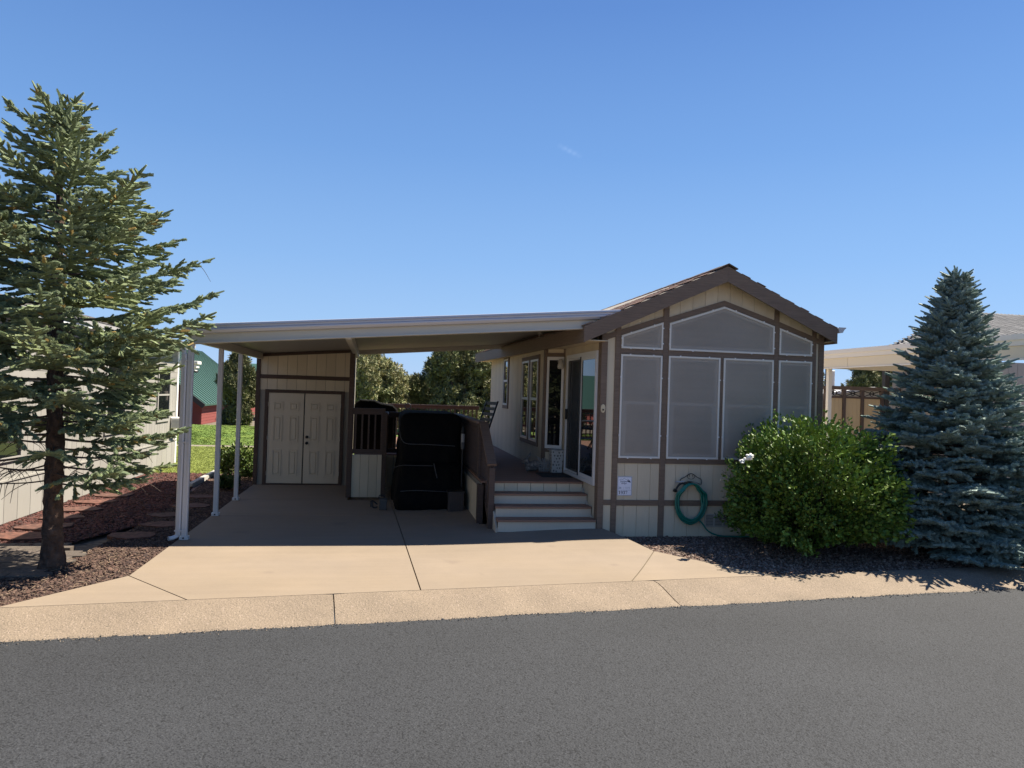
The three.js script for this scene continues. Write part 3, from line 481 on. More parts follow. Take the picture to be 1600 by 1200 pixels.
// ------------------------------------------------------------------ carport
const cTop = x => 2.905 + .083 * (x + 2.45);
{
  const cpt = thing('carport', 'pale metal carport roof on slim white posts joined to the house', 'carport', [0, 0, -13]);
  const rf = part('roof', cpt, [0, 2.9, -13]), zf = -10.34;
  for (let i = 0; i < 11; i++) { const z1 = zf - .06 - i * .576, z0 = z1 - .57; gm('roof_panel', hexa([[-2.6, cTop(-2.6) - .03, z0], [-2.6, cTop(-2.6) - .03, z1], [3.3, cTop(3.3) - .03, z1], [3.3, cTop(3.3) - .03, z0]], .075), mPan, rf); bar('seam', [-2.6, cTop(-2.6) - .02, z1], [3.29, cTop(3.29) - .02, z1], .03, .02, mAlu, rf); }
  const along = (name, prof, x0, x1, mat, par, yo, z) => { // profile (dz,dy) swept along the sloping front edge
    const g = poly(prof, 0, 1), p = g.attributes.position;
    for (let i = 0; i < p.count; i++) { const dz = p.getX(i), dy = p.getY(i), t = p.getZ(i), x = lerp(x0, x1, t); p.setXYZ(i, x, yo(x) + dy, z + dz); }
    const gg = g.toNonIndexed ? (g.index ? g.toNonIndexed() : g) : g; gg.computeVertexNormals(); return gm(name, uvM(gg), mat, par);
  };
  const gut = [[-.09, 0], [.0, 0], [.02, -.006], [.022, -.03], [.006, -.04], [.004, -.062], [.022, -.075], [.022, -.092], [0, -.125], [-.02, -.132], [-.09, -.132]];
  along('front_gutter', gut, -2.63, 3.42, mFascia, cpt, x => cTop(x), zf);
  const hb = x => 2.64 + .0925 * (x + 2.5);
  along('header_beam', [[-.09, -.128], [-.06, -.128], [-.06, -.245], [-.09, -.245]], -2.6, 3.2, mAluW, cpt, x => cTop(x), zf);
  along('header_lip', [[-.10, -.245], [-.035, -.245], [-.032, -.262], [-.06, -.27], [-.10, -.27]], -2.6, 3.1, mAluW, cpt, x => cTop(x), zf);
  along('back_beam', [[-.03, -.1], [.03, -.1], [.03, -.2], [-.03, -.2]], -2.6, 3.0, mAluW, cpt, x => cTop(x), -16.72);
  bar('side_beam', [-2.57, 2.735, zf - .1], [-2.57, 2.735, -16.7], .07, .135, mAluW, cpt); bar('side_gutter', [-2.625, cTop(-2.62) - .07, zf], [-2.625, cTop(-2.62) - .07, -16.75], .03, .14, mAlu, cpt);
  bar('middle_beam', [-.5, 2.85, zf - .07], [-.58, 2.83, -16.3], .085, .13, mAluW, cpt); box('bracket', -.525, -.475, 2.83, 2.97, zf - .062, zf - .05, mAluW, cpt);
  for (const [x, z] of [[-2.565, -10.44], [-2.57, -12.32], [-2.575, -13.98]]) {
    const p = part('post', cpt, [x, 0, z]);
    box('shaft', x - .036, x + .036, .006, 2.67, z - .036, z + .036, mAlu, p, .006); for (const s of [-.02, .02]) box('flute', x + s - .008, x + s + .008, .02, 2.66, z + .036, z + .04, mAlu, p);
    box('foot_plate', x - .055, x + .055, .004, .05, z - .05, z + .052, mAlu, p, .004); gm('bolt', new THREE.CylinderGeometry(.012, .012, .012, 8).rotateX(Math.PI / 2).translate(x, .03, z + .056), mBlackMetal, p);
  }
  const dn = part('downspout', cpt, [-2.66, 0, -10.42]);
  box('pipe', -2.672, -2.606, .06, 2.5, -10.45, -10.38, mAlu, dn, .012); for (const s of [-.02, .012]) box('rib', -2.64 + s * .7, -2.633 + s * .7, .1, 2.48, -10.38, -10.375, mAlu, dn);
  gm('elbow', tube([[-2.64, 2.48, -10.42], [-2.67, 2.58, -10.42], [-2.9, 2.63, -10.44], [-3.12, 2.68, -10.46]], .032, 16, 8), mAlu, dn); gm('shoe', tube([[-2.64, .1, -10.42], [-2.65, .06, -10.41], [-2.7, .035, -10.37], [-2.74, .032, -10.34]], .03, 12, 8), mAlu, dn);
  for (const y of [.12, 1.3, 2.4]) box('strap', -2.68, -2.53, y, y + .02, -10.378, -10.373, mAlu, dn);
}
// ------------------------------------------------------------------ storage shed under the carport
{
  const sh = thing('storage_shed', 'tan plank storage shed with double panel doors under the carport', 'shed', [-1.6, 0, -16.2]), Fz = -16.2, wall = part('wall', sh, [-1.6, 0, Fz]);
  const yt = x => cTop(x) - .115;
  gm('wall_core', poly([[-2.62, 0], [-.62, 0], [-.62, yt(-.62)], [-2.62, yt(-2.62)]], -16.95, Fz - .012), M([.26, .235, .19], .85), wall);
  for (let i = 0; i < 10; i++) { const x0 = -2.625 + i * .2005, x1 = x0 + .193; gm('siding_plank', poly([[x0, 2.345], [x1, 2.345], [x1, yt(x1) - .002], [x0, yt(x0) - .002]], Fz - .02, Fz), mSidings[i % 3], wall); const lo = (x1 < -2.47 || x0 > -.8) ? .0 : 2.02; gm('siding_plank', poly([[x0, lo], [x1, lo], [x1, 2.26], [x0, 2.26]], Fz - .02, Fz), mSidings[(i + 1) % 3], wall); }
  const tb = (a, b, c, d) => box('trim_board', a, b, c, d, Fz - .01, Fz + .022, mTrim2, sh, .003);
  tb(-2.66, -2.575, 0, 2.74); tb(-2.575, -.62, 2.262, 2.343); tb(-2.465, -2.395, .02, 2.03); tb(-.885, -.815, .02, 2.03); tb(-2.395, -.885, 1.965, 2.03);
  gm('trim_board', poly([[-2.57, yt(-2.57) - .06], [-.62, yt(-.62) - .06], [-.62, yt(-.62)], [-2.57, yt(-2.57)]], Fz - .01, Fz + .024), mTrim2, sh);
  box('door_gap', -1.66, -1.636, .03, 1.96, Fz - .02, Fz - .008, mBlackMetal, sh); box('door_sill', -2.465, -.815, .004, .03, Fz - .05, Fz + .03, mTrim2, sh);
  const md = M([.54, .465, .345], .5);
  for (const k of [0, 1]) {
    const x0 = k ? -1.636 : -2.39, x1 = k ? -.89 : -1.66, d = part('door', sh, [(x0 + x1) / 2, .03, Fz]);
    box('leaf', x0, x1, .035, 1.962, Fz - .03, Fz + .004, md, d, .003); const w = x1 - x0;
    for (const [y0, y1] of [[1.58, 1.78], [.93, 1.48], [.2, .75]]) for (const c of [0, 1]) {
      const a = x0 + .105 + c * (w / 2 - .035), b = a + w / 2 - .175;
      gm('panel_moulding', frameGeo([[a, y0], [b, y0], [b, y1], [a, y1]], inset([[a, y0], [b, y0], [b, y1], [a, y1]], .022), Fz + .002, Fz + .02), md, d); box('panel', a + .045, b - .045, y0 + .045, y1 - .045, Fz + .0, Fz + .016, md, d, .01);
    }
    for (const y of [.25, 1.0, 1.72]) gm('hinge', new THREE.CylinderGeometry(.008, .008, .09, 8).translate(k ? x1 + .004 : x0 - .004, y, Fz + .014), mAluW, d);
    if (k) for (const y of [.9, 1.03]) gm('knob', new THREE.LatheGeometry([[.03, 0], [.03, .012], [.012, .016], [.012, .035], [.028, .045], [.03, .06], [.018, .072], [0, .074]].map(p => new THREE.Vector2(...p)), 16).rotateX(Math.PI / 2).translate(x0 + .06, y, Fz + .002), mBlackMetal, d);
  }
}
// ------------------------------------------------------------------ deck with rails, skirts and steps
const DY = .72;
{
  const dk = thing('deck', 'reddish brown wooden deck with baluster rails, tan skirting and four steps', 'deck', [1, 0, -16]);
  const fl_ = part('floor', dk, [1, DY, -16]);
  for (let i = 0; i < 76; i++) { const z1 = -11.33 - i * .142, z0 = z1 - .135; box('deck_board', 1.56, z1 > -12.8 ? 3.205 : 2.905, DY - .03, DY, z0, z1, i % 2 ? mDeck : mDeck2, fl_); }
  for (let i = 0; i < 43; i++) { const z1 = -15.85 - i * .142, z0 = z1 - .135; box('deck_board', -.56, 1.552, DY - .03, DY, z0, z1, i % 2 ? mDeck2 : mDeck, fl_); }
  for (let i = 0; i < 10; i++) { const z1 = -14.42 - i * .142, z0 = z1 - .135; box('deck_board', -.56, .04, DY - .03, DY, z0, z1, i % 2 ? mDeck2 : mDeck, fl_); }
  box('joist_frame', 1.58, 2.9, DY - .2, DY - .04, -21.9, -11.5, mTrim2, fl_); box('joist_frame', -.5, 1.5, DY - .2, DY - .04, -21.9, -15.95, mTrim2, fl_);
  // skirting planks
  const sk = part('skirting', dk, [1.55, 0, -13]);
  for (let i = 0; i < 15; i++) box('skirt_plank', 1.535, 1.555, .01, .615, -14.5 + i * .2, -14.5 + i * .2 + .193, mSidings[i % 3], sk);
  for (let i = 0; i < 6; i++) box('skirt_plank', 1.535, 1.555, .01, .615, -15.75 + i * .205, -15.75 + i * .205 + .198, mSidings[i % 3], sk);
  for (let i = 0; i < 4; i++) box('skirt_plank', -.545 + i * .16, -.545 + i * .16 + .154, .01, .83, -14.42, -14.4, mSidings[(i + 2) % 3], sk);
  for (let i = 0; i < 7; i++) box('skirt_plank', .06, .08, .01, .7, -15.8 + i * .2, -15.8 + i * .2 + .193, mSidings[i % 3], sk);
  for (let i = 0; i < 7; i++) box('skirt_plank', .06 + i * .21, .06 + i * .21 + .2, .01, .7, -15.84, -15.82, mSidings[i % 3], sk);
  box('backing', 1.56, 1.58, .0, .68, -15.9, -11.4, mGroove, sk); box('backing', -.55, .06, 0, .68, -14.46, -14.43, mGroove, sk); box('backing', .07, 1.56, 0, .68, -15.9, -15.86, mGroove, sk);
  const post = (x, z, y0, y1, w = .09, m = mRail) => box('rail_post', x - w / 2, x + w / 2, y0, y1, z - w / 2, z + w / 2, m, dk, .004);
  box('corner_post', -.645, -.55, .006, 2.79, -14.45, -14.36, mTrim2, dk, .004);
  post(1.56, -11.44, .02, .66, .1, mTrim2); post(.06, -14.42, .02, 1.66, .09, mTrim2);
  const rail = (name, list) => { const r = part(name, dk, list[0]); return r; };
  const run = (A, B, nB, lowY, topY, mat, opt = {}) => {
    const r = part('railing', dk, [A[0], lowY, A[1]]), a = V(A[0], 0, A[1]), b = V(B[0], 0, B[1]);
    const t0 = topY, t1 = opt.topB ?? topY, l0 = lowY, l1 = opt.lowB ?? lowY;
    bar('top_rail', [a.x, t0, a.z], [b.x, t1, b.z], .14, .038, opt.tm || mat, r); bar('upper_rail', [a.x, t0 - .06, a.z], [b.x, t1 - .06, b.z], .04, .08, mat, r); bar('lower_rail', [a.x, l0, a.z], [b.x, l1, b.z], .04, .085, mat, r);
    for (let i = 0; i < nB; i++) { const t = (i + .5) / nB, x = lerp(a.x, b.x, t), z = lerp(a.z, b.z, t); box('baluster', x - .017, x + .017, lerp(l0, l1, t) + .02, lerp(t0, t1, t) - .06, z - .017, z + .017, mat, r); }
  };
  run([1.6, -15.8], [1.6, -11.9], 34, .70, 1.61, mRail, { tm: mRailTop }); run([1.645, -11.9], [1.66, -10.93], 7, .68, 1.61, mRail, { topB: 1.01, lowB: .1, tm: mRailTop });
  run([-.56, -14.4], [.06, -14.4], 5, .89, 1.71, mRail); run([.06, -15.82], [1.56, -15.82], 12, .8, 1.61, mRail); run([.06, -14.45], [.06, -15.8], 11, .8, 1.61, mRail);
  run([-.56, -21.95], [2.88, -21.95], 26, .8, 1.67, mRail); run([-.56, -21.9], [-.56, -17.0], 34, .8, 1.67, mRail);
  post(1.66, -10.93, .05, .97, .09); post(1.61, -11.9, .64, 1.57, .085);
  // steps
  const st = part('steps', dk, [2.45, 0, -11]), hs = .09;
  const mRiser = M([.5, .44, .345], .75, { map: T.siding });
  for (let i = 0; i < 4; i++) {
    const y0 = i ? hs + (DY - hs) / 4 * i : .07, y1 = hs + (DY - hs) / 4 * (i + 1), z = -10.56 - i * .262;
    if (i < 3) { box('tread', 1.71, 3.2, y1 - .03, y1, z - .275, z + .025, mDeck, st, .004); box('riser', 1.72, 3.2, y0, y1 - .03, z - .02, z, mRiser, st); }
    else for (let k = 0; k < 7; k++) box('riser', 1.72 + k * .2115, 1.72 + k * .2115 + .205, y0, y1 - .03, z - .02, z, mSidings[k % 3], st);
  }
  for (const x of [1.69, 3.18]) gm('stringer', poly([[0, .05], [.82, .05], [.82, .66], [0, .12]], 0, .03).rotateY(Math.PI / 2).translate(x, 0, -10.58), mRiser, st);
}
// ------------------------------------------------------------------ things on the deck and drive
{ // covered golf cart
  const cart = thing('covered_golf_cart', 'golf cart under a loose black fabric cover parked against the deck', 'golf cart', [.83, 0, -14.2]);
  const g = new THREE.BoxGeometry(1, 1, 1, 40, 56, 40), p = g.attributes.position, W = 1.14, H = 1.69, L = 2.45, r = .13;
  for (let i = 0; i < p.count; i++) {
    let x = p.getX(i) * W, y = p.getY(i) * H, z = p.getZ(i) * L; const ix = cl(x, -W / 2 + r, W / 2 - r), iy = cl(y, -H / 2, H / 2 - r), iz = cl(z, -L / 2 + r, L / 2 - r);
    const d = V(x - ix, y - iy, z - iz); if (d.lengthSq() > 1e-9) { d.normalize().multiplyScalar(r); x = ix + d.x; y = iy + d.y; z = iz + d.z; }
    const Y = y + H / 2, fz = (z / L + .5), sx = x / (W / 2);
    const prof = Y > 1.17 ? -.04 - .3 * (Y - 1.17) / .53 : Y > .8 ? -.04 + .0 * Y : lerp(.16, .08, Y / .8) + .05 * Math.sin(Y * 9);
    z += prof * fz * fz + (Y < .78 ? .08 * fz * (1 - sx * sx * .5) : 0);
    const fold = (vn(Y * 2.2 + 40, z * 1.3 + 60, 512, 3) - .5) * .075 + (vn(x * 7 + 90, Y * 2.5 + 30, 512, 5) - .5) * .06 + (vn((x + z) * 16 + 90, Y * 3 + 30, 999, 8) - .5) * .02 * sstep(1.5, .3, Y);
    const flare = 1 + .07 * sstep(.9, .1, Y) - .05 * sstep(1.0, 1.25, Y) * sstep(1.6, 1.3, Y);
    x = x * flare + Math.sign(x) * Math.abs(sx) * fold; z += (fz - .5) * 2 * fold * (Y < 1.6 ? 1 : .3);
    p.setXYZ(i, x, Math.max(.004, Y + (Y < .06 ? (vn(x * 5 + 50, z * 5 + 50, 512, 9)) * .03 : 0)), z);
  }
  g.computeVertexNormals(); uvM(g); gm('cover', g.translate(.88, 0, -14.3), mCover, cart);
  const mp = M([.05, .05, .048], .5), zF = -13.1;
  gm('piping', tube([[.3, 1.62, -13.4], [.31, 1.4, -13.28], [.35, 1.23, -13.13], [.42, 1.165, -13.04], [.8, 1.15, -13.02], [1.3, 1.13, -13.02]], .008, 40), mp, cart);
  gm('piping', tube([[.22, .72, -13.06], [.35, .78, -12.93], [.6, .79, -12.86], [.9, .79, -12.86]], .007, 30), mp, cart);
  gm('tie_strap', tube([[.92, .83, -12.86], [.95, .7, -12.83], [.98, .58, -12.8]], .009, 10), mp, cart); gm('tie_strap', tube([[.35, .35, -12.78], [.6, .37, -12.74], [1.0, .36, -12.73], [1.35, .34, -12.78]], .007, 20), mp, cart);
  const bn = thing('waste_bin', 'dark brown slatted waste bin beside the covered golf cart', 'bin', [1.3, 0, -12.72]);
  for (let i = 0; i < 6; i++) { const a = 1.17 + i * .045; box('slat', a, a + .04, .02, .36, -12.6, -12.585, M([.05, .032, .024], .6), bn); }
  box('body', 1.17, 1.44, .01, .35, -12.86, -12.6, M([.022, .018, .016], .6), bn, .01); box('rim', 1.155, 1.455, .35, .375, -12.875, -12.58, M([.03, .024, .02], .5), bn, .006);
  const bx = thing('battery_charger', 'small dark box with a handle on the slab left of the covered cart', 'box', [-.03, 0, -12.95]);
  box('case', .0, .13, .005, .2, -13.02, -12.88, M([.05, .046, .042], .6), bx, .012); gm('handle', tube([[-.01, .2, -12.95], [.0, .25, -12.95], [.07, .25, -12.95], [.08, .2, -12.95]], .009, 16), mBlackMetal, bx); gm('cable_loop', tube([[-.03, .1, -12.93], [-.12, .16, -12.92], [-.15, .1, -12.9], [-.08, .05, -12.88], [-.03, .06, -12.9]], .014, 24, 6), mBlackMetal, bx); box('clamp', -.16, -.1, .06, .16, -12.93, -12.88, mBlackMetal, bx, .01);
  const tl = thing('pole_lantern', 'slim dark pole lantern with pale sleeve beside the covered cart', 'lantern', [1.42, 0, -13.0]);
  gm('pole', new THREE.CylinderGeometry(.016, .02, 1.1, 10).translate(1.43, .55, -12.98), mBlackMetal, tl); gm('sleeve', new THREE.CylinderGeometry(.034, .034, .15, 16).translate(1.43, 1.28, -12.98), M([.3, .3, .29], .35), tl); gm('cap', new THREE.LatheGeometry([[0, .13], [.02, .12], [.045, .02], [.045, 0], [0, 0]].map(q => new THREE.Vector2(...q)), 16).translate(1.43, 1.37, -12.98), mBlackMetal, tl); gm('collar', new THREE.CylinderGeometry(.042, .03, .12, 14).translate(1.43, 1.14, -12.98), M([.1, .1, .1], .5), tl);
}
function chair(x, z, turn, label) {
  const c = thing('patio_chair', label, 'chair', [x, DY, z]); c.rotation.y = 0; const m = mBlackMetal, R = (dx, dz) => [x + dx * Math.cos(turn) + dz * Math.sin(turn), z - dx * Math.sin(turn) + dz * Math.cos(turn)];
  const b = (n, p, q, w, h, up) => { const P = R(p[0], p[2]), Q = R(q[0], q[2]); bar(n, [P[0], DY + p[1], P[1]], [Q[0], DY + q[1], Q[1]], w, h, m, c, up); };
  for (const s of [-.27, .27]) { b('leg', [s, 0, .25], [s, .62, .25], .035, .035, V(0, 0, 1)); b('back_post', [s, 0, -.22], [s, .45, -.2], .035, .035, V(0, 0, 1)); b('back_post', [s, .45, -.2], [s, 1.2, -.45], .035, .035, V(0, 0, 1)); b('arm', [s, .64, .28], [s, .66, -.28], .06, .025); }
  for (let i = 0; i < 8; i++) b('seat_slat', [-.26, .42, .24 - i * .062], [.26, .42, .24 - i * .062], .045, .018);
  for (let i = 0; i < 6; i++) { const t = i / 5; b('back_slat', [-.26, .55 + .6 * t, -.235 - .2 * t], [.26, .55 + .6 * t, -.235 - .2 * t], .02, .07); }
  b('stretcher', [-.27, .38, .26], [.27, .38, .26], .03, .05); return c;
}
chair(1.97, -15.9, -1.25, 'black slatted metal patio chair leaning back beside the tan house wall');
{
  const g = thing('covered_grill', 'low black covered grill behind the left deck rail', 'grill', [-.2, DY, -17]);
  const pr = [[-.44, .0], [.5, .0], [.5, .92], [.42, 1.0], [.16, 1.04], [.02, 1.1], [-.28, 1.11], [-.36, 1.06], [-.44, .9]];
  const q = new THREE.ExtrudeGeometry(new THREE.Shape(pr.map(p => new THREE.Vector2(...p))), { depth: .5, bevelEnabled: true, bevelSize: .03, bevelThickness: .04, bevelSegments: 3 }); q.translate(-.2, DY + .0, -17.25); gm('cover', uvM(q), mCover, g); gm('lid_handle', tube([[-.72, DY + .95, -16.95], [-.74, DY + 1.02, -16.95], [-.72, DY + 1.12, -16.95]], .012, 10), mBlackMetal, g);
  const t = thing('patio_table', 'small black round patio table on the far part of the deck', 'table', [.8, DY, -18.4]);
  gm('top', new THREE.CylinderGeometry(.5, .5, .03, 36).translate(.8, DY + .72, -18.4), mBlackMetal, t); for (let i = 0; i < 4; i++) { const a = i * 1.571 + .4; gm('leg', tube([[.8 + Math.cos(a) * .4, DY, -18.4 + Math.sin(a) * .4], [.8 + Math.cos(a) * .2, DY + .4, -18.4 + Math.sin(a) * .2], [.8 + Math.cos(a) * .38, DY + .71, -18.4 + Math.sin(a) * .38]], .015, 12), mBlackMetal, t); } gm('ring_handle', new THREE.TorusGeometry(.07, .012, 8, 24).translate(.62, DY + .98, -18.3), mBlackMetal, t);
}
{ // planter with paw prints
  const cv = document.createElement('canvas'); cv.width = 256; cv.height = 512; const x = cv.getContext('2d'); x.fillStyle = '#b9b6ae'; x.fillRect(0, 0, 256, 512); x.fillStyle = '#1c1b1a'; const r = rngOf(4);
  for (let j = 0; j < 7; j++) for (let i = 0; i < 4; i++) { if (r() < .25) continue; const px = 30 + i * 64 + (j % 2) * 24 + r() * 14, py = 36 + j * 70 + r() * 16, s = 11 + r() * 4; x.beginPath(); x.ellipse(px, py + s * .7, s * 1.1, s * .9, 0, 0, 7); x.fill(); for (let k = 0; k < 4; k++) { x.beginPath(); x.ellipse(px + (k - 1.5) * s * .75, py - s * (.55 + (k % 3 ? .35 : 0)), s * .35, s * .48, 0, 0, 7); x.fill(); } }
  const tx = new THREE.CanvasTexture(cv); tx.colorSpace = THREE.SRGBColorSpace;
  const pl = thing('paw_print_bin', 'white tapered bin with black paw prints beside the sliding door', 'bin', [3.07, DY, -12.66]);
  const g = new THREE.CylinderGeometry(.155, .125, .40, 4, 1, true, Math.PI / 4).rotateY(0); const gg = g.toNonIndexed(); gg.computeVertexNormals(); const uv = gg.attributes.uv; for (let i = 0; i < uv.count; i++) uv.setX(i, (uv.getX(i) * 4) % 1.0001);
  { const src = g.toNonIndexed().attributes.uv; for (let i = 0; i < uv.count; i += 3) { const u = [0, 1, 2].map(k => src.getX(i + k)), b = Math.floor(Math.min(...u) * 4 + 1e-6); for (let k = 0; k < 3; k++) uv.setX(i + k, u[k] * 4 - b); } }
  mesh('body', gg, new THREE.MeshStandardMaterial({ map: tx, roughness: .5, side: THREE.DoubleSide }), pl, [3.07, DY + .202, -12.66]);
  const rim = new THREE.TorusGeometry(.152, .01, 6, 4, 6.2832).rotateX(Math.PI / 2).rotateY(0); mesh('rim', rim.rotateY(Math.PI / 2), M([.35, .34, .32], .5), pl, [3.07, DY + .402, -12.66]); mesh('floor', new THREE.BoxGeometry(.16, .01, .16), mWhite, pl, [3.07, DY + .008, -12.66]);
  const mat = thing('door_mat', 'dark doormat on the deck before the sliding door', 'doormat', [2.93, DY, -12.2]); box('mat', 2.68, 3.17, DY + .002, DY + .014, -12.52, -11.92, M([.05, .046, .04], .95, { map: T.soil }), mat, .003); box('border', 2.665, 3.185, DY + .001, DY + .009, -12.535, -11.905, M([.03, .028, .025], .8), mat);
}
function rabbit(x, z, s, turn, label, m) {
  const r = thing('rabbit_figurine', label, 'figurine', [x, DY, z]), gs = [], e = (cx, cy, cz, a, b, c, rz = 0) => { const g = new THREE.SphereGeometry(1, 18, 12); g.scale(a, b, c); g.rotateZ(rz); g.translate(cx, cy, cz); gs.push(g); };
  e(0, .085, 0, .12, .085, .08); e(-.06, .1, 0, .085, .1, .08); e(.1, .165, 0, .062, .058, .05); e(.155, .15, 0, .03, .028, .03); e(.06, .045, .05, .05, .045, .03); e(.06, .045, -.05, .05, .045, .03); e(-.05, .04, .07, .08, .04, .03); e(-.17, .1, 0, .035, .035, .035);
  for (const k of [-1, 1]) { const g = new THREE.SphereGeometry(1, 12, 10); g.scale(.022, .09, .014); g.rotateX(k * .28); g.rotateZ(.45); g.translate(.055, .255, k * .035); gs.push(g); }
  const g = mergeGeometries(gs); g.scale(s, s, s); g.rotateY(turn); mesh('body', g, m, r, [x, DY + .003, z]); return r;
}
rabbit(2.67, -12.86, 1.0, 2.9, 'grey stone rabbit figurine lying on the deck near the wall', M([.26, .25, .235], .85, { map: T.soil }));
{ // driftwood-like pale basket plant holder next to it
  const b = thing('wire_basket', 'pale woven wire basket of dry sprigs between rabbit and paw print bin', 'basket', [2.88, DY, -12.78]), mb = M([.36, .35, .33], .7);
  for (let k = 0; k < 4; k++) gm('hoop', new THREE.TorusGeometry(.085 + k * .012, .007, 6, 24).rotateX(Math.PI / 2).translate(2.88, DY + .02 + k * .045, -12.78), mb, b);
  for (let k = 0; k < 14; k++) { const a = k / 14 * 6.283; gm('rib', tube([[2.88 + Math.cos(a) * .08, DY + .01, -12.78 + Math.sin(a) * .08], [2.88 + Math.cos(a) * .105, DY + .1, -12.78 + Math.sin(a) * .105], [2.88 + Math.cos(a) * .125, DY + .18, -12.78 + Math.sin(a) * .125]], .006, 6, 5), mb, b); }
  for (let k = 0; k < 16; k++) { const a = rr(0, 6.28), l = rr(.1, .26); gm('sprig', tube([[2.88, DY + .02, -12.78], [2.88 + Math.cos(a) * .05, DY + .14, -12.78 + Math.sin(a) * .05], [2.88 + Math.cos(a) * l * .6, DY + .1 + l * .7, -12.78 + Math.sin(a) * l * .6]], .008, 6, 5), mb, b); }
}
// ------------------------------------------------------------------ neighbouring buildings
{ // left neighbour: pale wall facing the sun
  const n = thing('neighbour_house', 'pale grey plank sided neighbouring house behind the loose spruce', 'house', [-7, 0, -14]), w = part('wall', n, [-5.3, 0, -14]);
  const mw = [M([.29, .275, .245], .8, { map: T.siding }), M([.278, .262, .235], .8, { map: T.siding }), M([.3, .285, .257], .8, { map: T.siding })], X0 = -5.32;
  box('wall_core', -9.5, X0 - .03, -.03, 3.0, -20.4, -8.0, M([.26, .245, .22], .9), w);
  for (let i = 0; i < 61; i++) { const z0 = -20.4 + i * .2033; box('siding_plank', X0 - .04, X0, .62, 2.05, z0, z0 + .195, mw[i % 3], w); }
  for (let i = 0; i < 31; i++) { const z0 = -20.4 + i * .4; box('skirt_panel', X0 - .03, X0 + .012, .0, .6, z0, z0 + .39, mw[(i + 1) % 3], w); }
  for (let i = 0; i < 7; i++) box('lap_board', X0 - .04, X0 + .012 - .0 * i, 2.09 + i * .14, 2.09 + i * .14 + .132, -20.4, -8, mw[i % 3], w);
  box('belt_board', X0 - .02, X0 + .03, .6, .625, -20.4, -8, mw[0], n); box('corner_board', X0 - .12, X0 + .02, 0, 3.0, -20.44, -20.3, mWhite, n);
  const win = (z0, z1, y0, y1) => { const q = part('window', n, [X0, y0, z0]); box('pane', X0 + .013, X0 + .016, y0, y1, z0, z1, mGlass, q); for (const [a, b, c, d] of [[z0 - .06, z0, y0 - .06, y1 + .06], [z1, z1 + .06, y0 - .06, y1 + .06], [z0, z1, y1, y1 + .06], [z0, z1, y0 - .06, y0]]) box('frame', X0 + .0, X0 + .035, c, d, a, b, mw[2], q); box('sash_rail', X0 + .013, X0 + .03, (y0 + y1) / 2 - .02, (y0 + y1) / 2 + .02, z0, z1, mw[2], q); };
  win(-19.6, -18.7, 1.2, 2.4); win(-16.4, -15.4, 1.1, 2.4); win(-12.0, -11.0, .95, 1.5);
  box('eave_board', X0 - .1, X0 + .3, 3.0, 3.12, -20.7, -7.7, mWhite, n); const e0 = [X0 + .32, 3.13, -7.6], e1 = [X0 + .32, 3.13, -20.8], r0 = [-8, 3.85, -7.6], r1 = [-8, 3.85, -20.8];
  gm('roof_slope', hexa([r0, r1, e1, e0], .08), M([.3, .29, .28], .9), n); stuff(gm('shingles', shingles(e0, e1, r0, r1, .16, .4, [[.2, .19, .185], [.25, .24, .23], [.17, .16, .16]], .01), mShingle, n));
  const po = part('porch_corner', n, [-5.0, 0, -20.6]); box('post', -5.16, -5.04, 0, 2.62, -20.75, -20.63, mWhite, po); box('cornice', -5.4, -4.86, 2.62, 2.7, -20.9, -20.5, mWhite, po, .01); box('cornice', -5.36, -4.9, 2.52, 2.62, -20.86, -20.54, mWhite, po, .01); box('cornice', -5.33, -4.94, 2.44, 2.52, -20.82, -20.58, mWhite, po);
  const ac = thing('air_conditioner', 'white boxed air conditioner on the neighbouring wall', 'air conditioner', [-5.2, 1.1, -20.0]); box('case', X0 + .013, X0 + .26, .93, 1.22, -20.2, -19.85, mWhite, ac, .02); for (let k = 0; k < 6; k++) box('louvre', X0 + .05, X0 + .24, .97 + k * .035, .985 + k * .035, -19.85, -19.842, M([.5, .5, .49], .5), ac);
}
